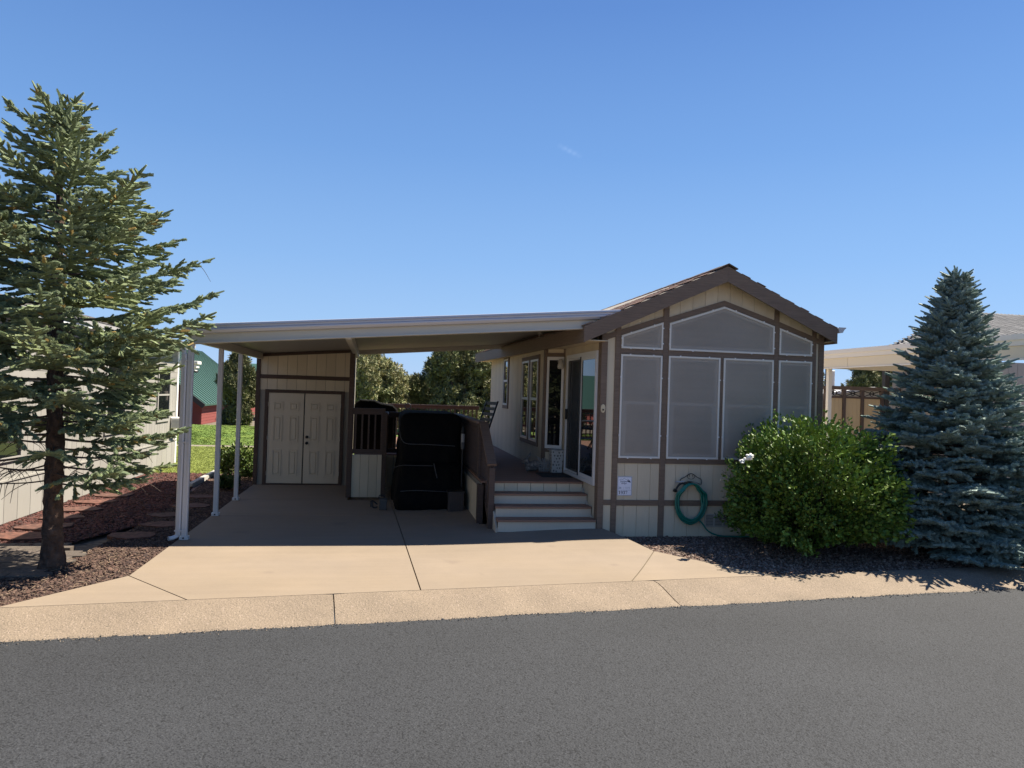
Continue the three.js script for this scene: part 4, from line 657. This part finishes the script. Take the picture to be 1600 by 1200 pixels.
{ // red barn with green metal roof beyond the lawn
  const b = thing('red_barn', 'red lap sided barn with a green metal roof beyond the lawn', 'barn', [-14, -1, -46]);
  const mr = M([.2, .045, .036], .8), mr2 = M([.16, .035, .03], .8), mg = M([.035, .085, .062], .5, { metalness: .1 });
  const zf = -40, xr = -9.1, ey = 1.05, rx = -13.6, ry = 4.55;
  gm('wall', poly([[-18, -1.2], [xr - .35, -1.2], [xr - .35, ey], [rx, ry - .25], [-18, ey]], -58, zf - .8), mr2, b);
  for (let i = 0; i < 13; i++) box('lap_board', xr - .36, xr - .31 + .012, -1.0 + i * .16, -1.0 + i * .16 + .15, -58, zf - .82, mr, b);
  const rs = part('roof', b, [rx, ry, zf]);
  gm('roof_slope', hexa([[rx, ry, zf], [rx, ry, -58.5], [xr, ey, -58.5], [xr, ey, zf]], .1), mg, rs); gm('roof_slope', hexa([[-18.4, ey, zf], [-18.4, ey, -58.5], [rx, ry, -58.5], [rx, ry, zf]], .1), mg, rs);
  for (let i = 0; i < 30; i++) bar('seam', [rx + .02, ry + .015, zf - .3 - i * .62], [xr, ey + .015, zf - .3 - i * .62], .04, .04, mg, rs);
  bar('rake_board', [rx, ry - .12, zf + .03], [xr, ey - .12, zf + .03], .06, .24, M([.03, .025, .022], .7), b);
  box('door_post', -11.2, -11.05, -1, 1.4, zf - .8, zf - .7, mWhite, b); const vent = gm('roof_vent', new THREE.CylinderGeometry(.12, .14, .3, 10).translate(-11, 2.9, -46), mBlackMetal, b);
  // long wing running to the right behind the junipers
  gm('wing_wall', poly([[-58, -1.2], [-47, -1.2], [-47, .9], [-52.5, 3.3], [-58, .9]].map(p => [p[0], p[1]]), 0, 1).scale(1, 1, 5.8).rotateY(-Math.PI / 2).translate(0, 0, 0).applyMatrix4(new THREE.Matrix4().set(1, 0, 0, 1.2, 0, 1, 0, 0, 0, 0, 1, 0, 0, 0, 0, 1)), mr2, b);
  gm('wing_roof', hexa([[-9.4, 3.6, -52.5], [-2.7, 3.6, -52.5], [-2.7, 1.0, -46.5], [-9.4, 1.0, -46.5]], .1), mg, b);
}
{ // right neighbour: carport edge, shingled roof, wall and gated deck
  const n = thing('neighbour_carport', 'cream metal neighbouring carport with broad fascia beyond the blue spruce', 'carport', [12, 0, -12]);
  const mc = M([.76, .69, .54], .5), mcw = M([.8, .78, .73], .45), X = 9.4;
  box('fascia_panel', X, X + .03, 2.87, 3.06, -14.62, -13.6, mc, n); box('fascia_panel', X, X + .03, 2.87, 3.06, -13.59, -8.95, mc, n); box('fascia_lip', X - .03, X + .04, 2.845, 2.868, -14.65, -8.95, mcw, n);
  box('gutter_band', X - .02, X + .06, 3.062, 3.15, -14.65, -8.95, mcw, n, .01); box('gutter_band', X - .045, X + .06, 3.15, 3.235, -14.65, -8.95, mcw, n, .012);
  box('fascia_panel', X + .03, 13.5, 2.87, 3.06, -14.63, -14.6, mc, n); 
  gm('roof_sheet', hexa([[X + .02, 3.24, -14.66], [X + .02, 3.24, -8.95], [13.6, 3.5, -8.95], [13.6, 3.5, -14.66]], .06), mWhite, n);
  for (const z of [-14.4, -10.8]) box('post', X + .08, X + .17, 0, 2.9, z - .045, z + .045, mcw, n, .006);
  const h = thing('neighbour_house', 'tan neighbouring house with weathered grey shingle roof beyond the blue spruce', 'house', [15, 0, -16]);
  const mh = M([.4, .37, .32], .8, { map: T.siding });
  box('wall', 12.55, 19, 0, 3.2, -16.3, -14.9, mh, h); for (let i = 0; i < 3; i++) box('siding_plank', 12.52, 12.56, .0, 3.2, -16.3 + i * .465, -16.3 + i * .465 + .455, mh, h); for (let i = 0; i < 26; i++) box('siding_plank', 12.56 + i * .24, 12.56 + i * .24 + .232, 0, 3.2, -14.9, -14.87, mh, h);
  box('trim_board', 12.5, 12.6, 0, 3.2, -14.92, -14.84, mTrim, h); box('trim_board', 12.9, 12.98, 0, 3.2, -14.88, -14.85, mTrim, h); box('trim_board', 12.6, 19, 2.38, 2.46, -14.88, -14.852, mTrim, h);
  const e0 = [11.6, 3.42, -15.4], e1 = [20, 3.42, -15.4], r0 = [16.5, 4.85, -18.5], r1 = [20, 4.85, -18.5], e2 = [15.8, 3.42, -21.6];
  gm('roof_slope', hexa([r0, e0, e1, r1], .1), M([.3, .28, .27], .9), h); gm('roof_slope', hexa([e2, e0, r0, [16.6, 4.85, -18.6]], .1), M([.3, .28, .27], .9), h);
  const sc = [[.12, .125, .132], [.142, .146, .152], [.102, .106, .112], [.16, .163, .168]];
  stuff(gm('shingles', shingles(e0, e1, r0, r1, .15, .3, sc, .012), mShingle, h)); stuff(gm('shingles', shingles(e0, e2, r0, [16.6, 4.85, -18.6], .15, .3, sc, .012), mShingle, h));
  const d = thing('gated_deck', 'neighbouring raised deck with tan panel gate and scrolled iron topping', 'deck', [11.3, 0, -16]);
  const mt = M([.6, .46, .27], .75), mb = M([.1, .07, .055], .7), z = -16;
  box('floor', 10.2, 12.5, .5, .62, -19, -15.95, mb, d); box('top_rail', 10.3, 12.5, 2.44, 2.53, z - .05, z + .04, mTrim, d); box('middle_rail', 10.5, 12.05, 2.24, 2.29, z - .03, z + .03, mb, d);
  for (const x of [10.5, 10.98, 11.47, 12.0]) box('gate_post', x - .04, x + .04, 0, 2.44, z - .04, z + .045, mb, d, .004);
  for (const [a, b] of [[10.54, 10.94], [11.02, 11.43], [11.51, 11.96]]) { for (let k = 0; k < 4; k++) box('gate_board', a + (b - a) * k / 4, a + (b - a) * (k + 1) / 4 - .004, .65, 2.24, z - .012, z + .012, mt, d); const cx = (a + b) / 2, r = (b - a) / 2; for (const s of [-1, 1]) { gm('scroll_bar', tube([[a, 2.29, z], [cx - s * .0, 2.365, z], [b, 2.43, z]].map(q => s > 0 ? q : [a + b - q[0], q[1], q[2]]), .011, 10), mBlackMetal, d); } gm('scroll_ring', new THREE.TorusGeometry(.055, .01, 6, 18).translate(cx, 2.365, z), mBlackMetal, d); }
  box('corner_post', 10.72, 10.8, .6, 2.9, -16.2, -16.1, mcw, d, .004); box('corner_post', 11.26, 11.36, .6, 3.0, -17.2, -17.1, M([.04, .03, .025], .7), d); box('corner_post', 12.08, 12.2, 0, 3.0, z - .1, z + .02, M([.06, .055, .05], .7), d);
  box('side_panel', 10.25, 10.4, 0, 2.2, -16.1, -16.0, M([.3, .3, .33], .7), d);
  const s = thing('metal_shed', 'low white roofed metal shed behind the neighbouring gate', 'shed', [14, 0, -21.5]); const q = poly([[12.8, 0], [18, 0], [18, 2.2], [15.4, 2.58], [12.8, 2.2]], -25, -21); gm('wall', q, M([.4, .4, .38], .6), s); gm('roof', poly([[12.6, 2.2], [15.4, 2.6], [18.2, 2.2], [18.2, 2.26], [15.4, 2.67], [12.6, 2.26]], -25.2, -20.8), mWhite, s);
}
// ------------------------------------------------------------------ plants
// a needled twig along +y, length 1: thin stem and single-triangle needles
function twigGeo(n, nl, w, seed, spread = 1) {
  const r = rngOf(seed), P = [], N = [];
  const tri = (a, b, c, nn) => { for (const q of [a, b, c]) { P.push(q.x, q.y, q.z); N.push(nn.x, nn.y, nn.z); } };
  for (let k = 0; k < 3; k++) { const a = k * 2.094, b = a + 2.094, f = (t, y, s) => V(Math.cos(t) * s, y, Math.sin(t) * s), nn = f(a + 1.05, 0, 1); tri(f(a, 0, .022), f(b, 0, .022), f(a, .95, .01), nn); tri(f(b, 0, .022), f(b, .95, .01), f(a, .95, .01), nn); }
  for (let i = 0; i < n; i++) {
    const y = (i + r()) / n * .98, a = i * 2.39996 + r() * .6, tip = y > .88, el = tip ? .9 : .45 + r() * .45, l = nl * (.75 + .5 * r()) * (tip ? .9 : 1);
    const o = V(Math.cos(a) * Math.cos(el) * spread, Math.sin(el), Math.sin(a) * Math.cos(el) * spread).normalize(), s = V(-Math.sin(a), 0, Math.cos(a)), p = V(0, y, 0);
    const nn = V(Math.cos(a), .45, Math.sin(a)).normalize();
    tri(p.clone().addScaledVector(s, -w), p.clone().addScaledVector(s, w), p.clone().addScaledVector(o, l), nn);
  }
  const g = new THREE.BufferGeometry(); g.setAttribute('position', new THREE.Float32BufferAttribute(P, 3)); g.computeVertexNormals(); return g;
}
function taperTube(pts, r0, r1, rad = 6) {
  const c = new THREE.CatmullRomCurve3(pts), n = Math.max(4, pts.length * 3), g = new THREE.TubeGeometry(c, n, 1, rad), p = g.attributes.position;
  for (let i = 0; i <= n; i++) { const q = c.getPointAt(i / n), r = lerp(r0, r1, i / n); for (let k = 0; k <= rad; k++) { const j = i * (rad + 1) + k; p.setXYZ(j, q.x + (p.getX(j) - q.x) * r, q.y + (p.getY(j) - q.y) * r, q.z + (p.getZ(j) - q.z) * r); } }
  return g;
}
const YU = V(0, 1, 0);
function spruce(o) {
  rnd = rngOf(o.seed);
  const t = thing(o.name, o.label, 'tree', o.base), B = V(...o.base), tw = [], wood = [];
  const add = (p, d, l) => tw.push([p.clone(), d.clone().normalize(), l, hue]);   // hue: random for each branch, the same from trunk to tip
  const H = o.H, trunkAt = y => V(B.x + o.lean[0] * y / H, y, B.z + o.lean[1] * y / H);
  // trunk
  { const pts = []; for (let i = 0; i <= 12; i++) pts.push(trunkAt(H * .985 * i / 12).add(V(rr(-.012, .012), 0, rr(-.012, .012)))); const c = new THREE.CatmullRomCurve3(pts), g = new THREE.TubeGeometry(c, 90, 1, 18), p = g.attributes.position;
    for (let i = 0; i <= 90; i++) { const q = c.getPointAt(i / 90), y = q.y, r = o.trunkR * (Math.pow(1 - i / 90, .8) * .95 + .05) * (1 + .2 * Math.exp(-y * 7)); for (let k = 0; k <= 18; k++) { const j = i * 19 + k, f = r * (1 + .34 * (vn((k % 18) * .9, y * 9, 18, 3) - .5) + .2 * (vn((k % 18) * 2, y * 26, 36, 4) - .5)); p.setXYZ(j, q.x + (p.getX(j) - q.x) * f, q.y + (p.getY(j) - q.y) * f, q.z + (p.getZ(j) - q.z) * f); } }
    g.computeVertexNormals(); const uv = g.attributes.uv; for (let i = 0; i < uv.count; i++) uv.setXY(i, uv.getY(i) * .5, uv.getX(i) * H); gm('trunk', g, o.barkM, t); }
  let k = 0, hue = .5;
  for (let y = o.y0; y < H * .975; y += lerp(o.gap0, o.gap1, y / H)) {
    const az = (k++) * 2.39996 + rr(-.35, .35), fr = (y - o.y0) / (H - o.y0); let L = o.R(y, az) * rr(...o.vr); hue = rnd(); if (L < .08) L = .08;
    const dead = o.dead ? o.dead(y, az) : 0, out = V(Math.cos(az), 0, Math.sin(az)), el = lerp(o.el0, o.el1, Math.pow(fr, 1.4)) + rr(-.12, .12), P0 = trunkAt(y), up = o.up * rr(.6, 1.3), side = V(-Math.sin(az), 0, Math.cos(az)), bend = rr(-.18, .18);
    const q = s => { const u = s / L; return P0.clone().addScaledVector(out, s * Math.cos(el)).add(V(0, s * Math.sin(el) + up * L * u * u - o.sag * L * u * (1 - u), 0)).addScaledVector(side, bend * L * u * u); };
    const N = Math.max(3, Math.ceil(L / .22)), pts = []; for (let i = 0; i <= N; i++) pts.push(q(L * i / N)); wood.push(taperTube(pts, Math.max(.007, L * o.bw), .004, 5));
    const s0 = L > .5 ? L * rr(.16, .3) * o.bare : L * .08;
    for (let s = s0; s < L; s += o.step * rr(.7, 1.3)) {
      if (dead && rnd() < dead) { if (rnd() < .8) { const p = q(s), d = out.clone().multiplyScalar(.5).addScaledVector(side, rnd() < .5 ? 1 : -1).add(V(0, -.4 * rnd(), 0)).normalize(), l = rr(.1, .35); wood.push(taperTube([p, p.clone().addScaledVector(d, l * .5).add(V(0, -.03, 0)), p.clone().addScaledVector(d, l).add(V(0, -.1, 0))], .005, .002, 4)); } continue; }
      const p = q(s), d0 = q(Math.min(L, s + .05)).sub(q(Math.max(0, s - .05))).normalize();
      for (const sg of [-1, 1]) {
        const ll = cl((L - s) * .58 + .07, .09, o.lat) * rr(.55, 1.15), a = rr(.75, 1.1), dir = d0.clone().multiplyScalar(Math.cos(a)).addScaledVector(side, sg * Math.sin(a)).add(V(0, rr(-.3, .12) * o.droop, 0)).normalize();
        let pp = p.clone(), d = dir.clone(), done = 0; const u = o.unit;
        while (done < ll) {
          const l = Math.min(u, ll - done + .04); add(pp, d, l * rr(.95, 1.25));
          if (done > .03) for (const g2 of [-1, 1]) if (rnd() < o.sub) { const dd = d.clone().multiplyScalar(.75).addScaledVector(d0, g2 > 0 ? .7 : .1).add(V(rr(-.3, .3), rr(-.35, .3) * o.droop, rr(-.3, .3))); add(pp, dd, u * rr(.65, 1)); }
          pp = pp.clone().addScaledVector(d, l * .8); done += l * .8; d = d.add(V(rr(-.1, .1), rr(-.12, .08) * o.droop, rr(-.1, .1))).normalize();
        }
      }
      if (rnd() < o.topUp) add(p, d0.clone().multiplyScalar(.7).add(V(rr(-.3, .3), rr(.1, .8), rr(-.3, .3))), o.unit * rr(.6, 1));
      add(p, d0, o.unit * 1.1);
    }
    add(q(L), q(L).sub(q(L * .9)), o.unit * 1.25);
  }
  for (let i = 0; i < 10; i++) { const y = H * (.93 + .07 * i / 10), p = trunkAt(y), a = rr(0, 6.28); add(p, V(Math.cos(a) * .5, 1, Math.sin(a) * .5), o.unit * rr(.8, 1.2)); }
  add(trunkAt(H * .97), V(.05, 1, 0), o.unit * 1.7);
  gm('branches', mergeGeometries(wood), o.woodM, t);
  const im = new THREE.InstancedMesh(o.geo, o.needleM, tw.length);
  tw.forEach(([p, d, l, h], i) => { _q.setFromUnitVectors(YU, d); _q.multiply(new THREE.Quaternion().setFromAxisAngle(YU, rnd() * 6.28)); const w = o.fat * rr(.85, 1.15); _m.compose(p.sub(B), _q, _s.set(w, l, w)); im.setMatrixAt(i, _m); const c = o.col(h, rnd()), kk = rr(.75, 1.2); im.setColorAt(i, _c.setRGB(c[0] * kk, c[1] * kk, c[2] * kk)); });
  put(im, 'crown', t, B); stuff(im); return t;
}
const mBark = M([.13, .09, .068], .95, { map: T.bark, bumpMap: T.barkB, bumpScale: .06 }); mBark.map = T.bark;
const mWoodD = M([.075, .055, .045], .9);
const mNeedle = PM([1, 1, 1], .6, { side: THREE.DoubleSide, specularIntensity: .35 });
spruce({
  seed: 21, name: 'spruce_tree', label: 'loose green spruce tree with bare lower trunk in brown gravel', base: [-3.55, 0, -8.88], H: 5.28, lean: [-.1, 0], trunkR: .11, y0: .95, gap0: .038, gap1: .04,
  R: (y, az) => { const k = [[.9, .95], [1.3, 1.45], [1.8, 1.3], [2.2, 1.45], [2.5, 1.55], [2.7, 1.8], [2.9, 1.5], [3.1, 1.4], [3.4, 1.3], [3.8, 1.15], [4.2, .85], [4.55, .58], [4.9, .36], [5.3, .12]]; let i = 0; while (i < k.length - 2 && y > k[i + 1][0]) i++; const f = cl((y - k[i][0]) / (k[i + 1][0] - k[i][0]), 0, 1); return lerp(k[i][1], k[i + 1][1], f) * (1 + .13 * Math.sin(az * 3 + y * 5)); },
  dead: (y, az) => y < 1.42 ? (Math.cos(az) < .1 ? .9 : y < 1.35 && Math.cos(az) < .7 ? .8 : .1) : .02,
  el0: -.05, el1: .5, up: .12, sag: .12, bw: .0115, bare: 1.15, step: .066, lat: .56, droop: 1.1, unit: .1, sub: .9, topUp: .55, fat: .88, geo: twigGeo(64, .03, .0023, 3),
  barkM: mBark, woodM: mWoodD, needleM: mNeedle, vr: [.72, 1.1],
  col: (s, r) => r < .02 ? [.3, .21, .07] : [lerp(.165, .23, s * r), lerp(.205, .265, s * r), .115]
});
spruce({
  seed: 33, name: 'blue_spruce_tree', label: 'dense blue grey spruce tree with boughs down to the ground', base: [8.1, 0, -9.25], H: 4.06, lean: [0, 0], trunkR: .09, y0: .14, gap0: .0084, gap1: .0175,
  R: (y, az) => { const k = [[.1, 1.3], [.6, 1.36], [1.2, 1.25], [1.7, 1.04], [2.2, .82], [2.7, .62], [3.1, .47], [3.5, .3], [3.8, .18], [4.05, .07]]; let i = 0; while (i < k.length - 2 && y > k[i + 1][0]) i++; const f = cl((y - k[i][0]) / (k[i + 1][0] - k[i][0]), 0, 1); return lerp(k[i][1], k[i + 1][1], f) * (1 + .1 * Math.sin(az * 4 + y * 7)); },
  el0: -.02, el1: .5, up: .05, sag: .05, bw: .008, bare: 1.45, step: .075, lat: .4, droop: .6, unit: .12, sub: .7, topUp: .7, fat: 1.1, geo: twigGeo(64, .031, .003, 5),
  barkM: mBark, woodM: mWoodD, needleM: mNeedle, vr: [.88, 1.05],
  col: (s, r) => [lerp(.16, .22, r), lerp(.225, .285, r), lerp(.2, .25, r)]
});
// leafy shrub
function leafGeo(l, w) { const P = [[0, 0, 0], [-w * .55, l * .3, w * .25], [0, l * .34, 0], [w * .55, l * .3, w * .25], [-w * .5, l * .68, w * .22], [0, l * .7, -.0], [w * .5, l * .68, w * .22], [0, l, -l * .06]], I = [0, 2, 1, 0, 3, 2, 1, 2, 4, 2, 5, 4, 2, 3, 5, 3, 6, 5, 4, 5, 7, 5, 6, 7]; const g = new THREE.BufferGeometry(); g.setAttribute('position', new THREE.Float32BufferAttribute(P.flat(), 3)); g.setIndex(I); g.computeVertexNormals(); return g; }
const mLeaf = PM([1, 1, 1], .5, { side: THREE.DoubleSide, transmission: .2, thickness: 0, specularIntensity: .5 });
const mFlower = M([.75, .75, .68], .8);
function bush(o) {
  rnd = rngOf(o.seed); const t = thing(o.name, o.label, 'bush', o.base, o.group), B = V(...o.base), leaves = [], wood = [], tips = [];
  for (let i = 0; i < o.shoots; i++) {
    const a = rr(0, 6.283), cz = rr(-.85, 1), sz = Math.sqrt(1 - cz * cz), d0 = V(Math.cos(a) * sz, cz, Math.sin(a) * sz), pw = v => Math.sign(v) * Math.pow(Math.abs(v), .8), d = V(pw(d0.x), pw(d0.y), pw(d0.z)).multiplyScalar(.93);
    const lump = .8 + .42 * (vn(Math.cos(a) * 2.6 + 10 + d.y * 2.1, Math.sin(a) * 2.6 + 10 + d.y * 1.7, 99, o.seed) - .25) + (rnd() < .1 ? .1 : 0);
    const low = d.y < 0 ? Math.min(1.25, 1 / Math.max(.55, Math.sqrt(1 - d.y * d.y))) * .97 : 1, tip = V(d.x * low * o.rx * lump, o.cy + d.y * (d.y > 0 ? o.ry : o.cy * .98) * lump, d.z * low * o.rz * lump), root = V(d.x * .25 * rnd(), .02, d.z * .25 * rnd()), mid = root.clone().lerp(tip, .55).add(V(0, .12 * o.ry, 0));
    const c = new THREE.QuadraticBezierCurve3(root, mid, tip); tips.push(tip); if (i % 2 === 0) wood.push(taperTube([c.getPoint(0), c.getPoint(.35), c.getPoint(.7), c.getPoint(1)], .009, .002, 4));
    const n = Math.round(o.per * rr(.7, 1.3)), tone = rr(.7, 1.2);
    for (let k = 0; k < n; k++) { const u = 1 - Math.pow(rnd(), 1.25) * .6, p = c.getPoint(u).add(V(rr(-.055, .055), rr(-.05, .06), rr(-.055, .055))); if (p.y < .03) p.y = .03 + rnd() * .05; leaves.push([p, tone, u]); }
  }
  const im = new THREE.InstancedMesh(o.geo, mLeaf, leaves.length);
  leaves.forEach(([p, tone, u], i) => { const dir = V(p.x, (p.y - o.cy) + .5, p.z).normalize().add(V(rr(-.9, .9), rr(-.7, .8), rr(-.9, .9))).normalize(); _q.setFromUnitVectors(YU, dir); _q.multiply(new THREE.Quaternion().setFromAxisAngle(YU, rr(0, 6.28))); const s = o.leaf * rr(.6, 1.3); _m.compose(p, _q, _s.set(s, s, s)); im.setMatrixAt(i, _m); const k = tone * rr(.75, 1.25), y = rnd(); im.setColorAt(i, _c.setRGB(o.c[0] * k * (1 + .6 * y * y), o.c[1] * k * (1 + .25 * y * y), o.c[2] * k)); });
  put(im, 'foliage', t, B); stuff(im); if (wood.length) mesh('stems', mergeGeometries(wood), mWoodD, t, o.base);
  for (const f of o.flowers || []) { const gs = []; for (let k = 0; k < 14; k++) { const g = new THREE.SphereGeometry(.018, 7, 5); g.scale(1, .7, 1); g.translate(rr(-.035, .035), rr(-.015, .03), rr(-.03, .03)); gs.push(g); } mesh('flower', mergeGeometries(gs).scale(f[3], f[3], f[3]), mFlower, t, [B.x + f[0], B.y + f[1], B.z + f[2]]); }
  return t;
}
const leafA = leafGeo(1, .62);
const white = bush({ seed: 8, name: 'flowering_bush', label: 'large round green bush with white flower clusters below the gable front', base: [5.97, 0, -9.42], rx: 1.09, ry: .98, rz: 1.24, cy: .98, shoots: 950, per: 40, leaf: .056, c: [.1, .18, .03], geo: leafA,
  flowers: [[-1.16, 1.34, .38, 1.35], [-1.24, 1.29, .4, 1], [-1.1, 1.36, .36, 1.1], [.62, 1.3, .5, .9], [.85, .62, .62, .6]] });
// the upright sprays that carry the first flower head
bush({ seed: 14, name: 'young_shrub', label: 'small bright green shrub between the two far carport posts', base: [-3.2, 0, -17.55], rx: .42, ry: .34, rz: .4, cy: .42, shoots: 90, per: 22, leaf: .07, c: [.075, .125, .025], geo: leafA });
bush({ seed: 15, name: 'low_plant', label: 'low dark leafy plant in shade at the last carport post', base: [-2.98, 0, -15.4], rx: .17, ry: .12, rz: .17, cy: .1, shoots: 30, per: 14, leaf: .12, c: [.04, .07, .02], geo: leafA });
bush({ seed: 16, name: 'low_plant', label: 'tiny green plant at the left corner of the storage shed', base: [-2.86, 0, -17.1], rx: .2, ry: .2, rz: .2, cy: .2, shoots: 30, per: 14, leaf: .07, c: [.07, .12, .025], geo: leafA });
// junipers beyond the lawn
const tuftG = (() => { const r = rngOf(77), P = [], N = []; for (let i = 0; i < 22; i++) { const a = r() * 6.28, e = r() * 2 - .7, l = .6 + .5 * r(), d = V(Math.cos(a) * Math.cos(e), Math.sin(e) + .4, Math.sin(a) * Math.cos(e)).normalize(), s = d.clone().cross(V(r() - .5, r() - .5, r() - .5)).normalize().multiplyScalar(.1 + .06 * r()), p = V((r() - .5) * .5, (r() - .5) * .5, (r() - .5) * .5), q = p.clone().addScaledVector(d, l * .5); for (const v of [p.clone().sub(s.clone().multiplyScalar(.4)), q.clone().add(s), p.clone().addScaledVector(d, l), p, p.clone().addScaledVector(d, l), q.clone().sub(s)]) { P.push(v.x, v.y, v.z); N.push(d.x, d.y + .3, d.z); } } const g = new THREE.BufferGeometry(); g.setAttribute('position', new THREE.Float32BufferAttribute(P, 3)); g.computeVertexNormals(); return g; })();
function juniper(x, y, z, rx, h, seed, n, c, label, group) {
  rnd = rngOf(seed); const t = thing('juniper_tree', label, 'tree', [x, y, z], group), lobes = [];
  for (let i = 0; i < 16; i++) { const a = rr(0, 6.28), f = rr(.12, .95), q = Math.sqrt(1 - Math.pow(f * 1.5 - .65, 2) * .85) * rr(.3, .72); lobes.push([Math.cos(a) * rx * q, h * f * .88, Math.sin(a) * rx * q, rx * rr(.3, .48)]); }
  lobes.push([0, h * .82, 0, rx * .4], [rr(-.3, .3) * rx, h * .9, 0, rx * .26], [0, h * .4, 0, rx * .7]);
  const im = new THREE.InstancedMesh(tuftG, mNeedle, n);
  for (let i = 0; i < n; i++) { const L = lobes[Math.floor(rnd() * lobes.length)], a = rr(0, 6.28), cz = rr(-1, 1), s = Math.sqrt(1 - cz * cz), rad = L[3] * Math.pow(rnd(), .35); let py = L[1] + cz * rad * 1.15; if (py < .05) py = .05 + rnd() * .2; const sc = rr(.1, .22) * (h / 4 * .5 + .5); _m.compose(_p.set(L[0] + Math.cos(a) * s * rad, py, L[2] + Math.sin(a) * s * rad), _q.setFromEuler(_e.set(rr(-.7, .7), rr(0, 6.28), rr(-.7, .7))), _s.set(sc, sc * 1.25, sc)); im.setMatrixAt(i, _m); const k = rr(.65, 1.25), w = rnd(); im.setColorAt(i, _c.setRGB(c[0] * k * (1 + .2 * w), c[1] * k, c[2] * k)); }
  put(im, 'crown', t, V(x, y, z)); stuff(im);
  const wood = []; for (let i = 0; i < 5; i++) { const a = rr(0, 6.28), L = lobes[i]; wood.push(taperTube([V(rr(-.1, .1), -.1, rr(-.1, .1)), V(L[0] * .3, L[1] * .4, L[2] * .3), V(L[0] * .8, L[1], L[2] * .8)], .1, .02, 6)); } mesh('trunk', mergeGeometries(wood), mWoodD, t, [x, y, z]);
}
const gj = 'junipers beyond the lawn', jd = [.16, .18, .085], jl = [.26, .28, .14];
juniper(-5.92, .3, -32, .98, 3.2, 101, 4600, [.13, .145, .07], 'dark upright juniper between the barn and the storage shed', gj);
juniper(-.55, .3, -31, 1.75, 3.35, 102, 5200, jl, 'broad pale olive juniper behind the covered grill', gj);
juniper(1.15, .2, -36, 1.25, 2.4, 103, 3000, jl, 'low olive juniper with bare sky above it beyond the deck rail', gj);
juniper(3.0, .2, -30, 1.45, 3.9, 104, 5600, jd, 'tall dark juniper against the end of the tan house wall', gj);
juniper(4.6, .2, -31.5, 1.6, 4.2, 105, 5200, jd, 'tall dark juniper mostly hidden behind the tan house wall', gj);
juniper(2.2, .2, -33, 1.2, 3.3, 106, 3000, jd, 'dark pointed juniper beside the tallest one beyond the deck', gj);
juniper(14.6, 0, -27, 1.6, 4.4, 107, 4200, jd, 'dark juniper rising behind the neighbouring gate beside the house corner', gj);
juniper(17.2, 0, -28.5, 1.4, 4.0, 108, 3200, jd, 'dark juniper behind the white roofed metal shed', gj);
juniper(24.5, 0, -34, 1.5, 4.6, 109, 3000, jd, 'dark juniper showing between neighbouring gate and tan house', gj);
juniper(26.8, 0, -36, 1.5, 4.9, 110, 3000, jd, 'feathery dark juniper nearest the neighbouring tan wall', gj);
{ // scrub on the far ridge
  rnd = rngOf(55); const n = 5000, im = new THREE.InstancedMesh(tuftG, mNeedle, n);
  for (let i = 0; i < n; i++) { const f = Math.pow(rnd(), .6), x = rr(-150, 170), z = -190 - 45 * f, s = rr(1.2, 2.6); _m.compose(_p.set(x, -3 + f * 6.9, z), _q.setFromEuler(_e.set(rr(-.4, .4), rr(0, 6.28), rr(-.4, .4))), _s.set(s, s * .9, s)); im.setMatrixAt(i, _m); const k = rr(.7, 1.2); im.setColorAt(i, _c.setRGB(.075 * k, .09 * k, .052 * k)); }
  tag(stuff(put(im, 'far_woodland', scene)), 'low dark scrub woodland on the far ridge', 'woodland');
}
renderer.render(scene, camera);
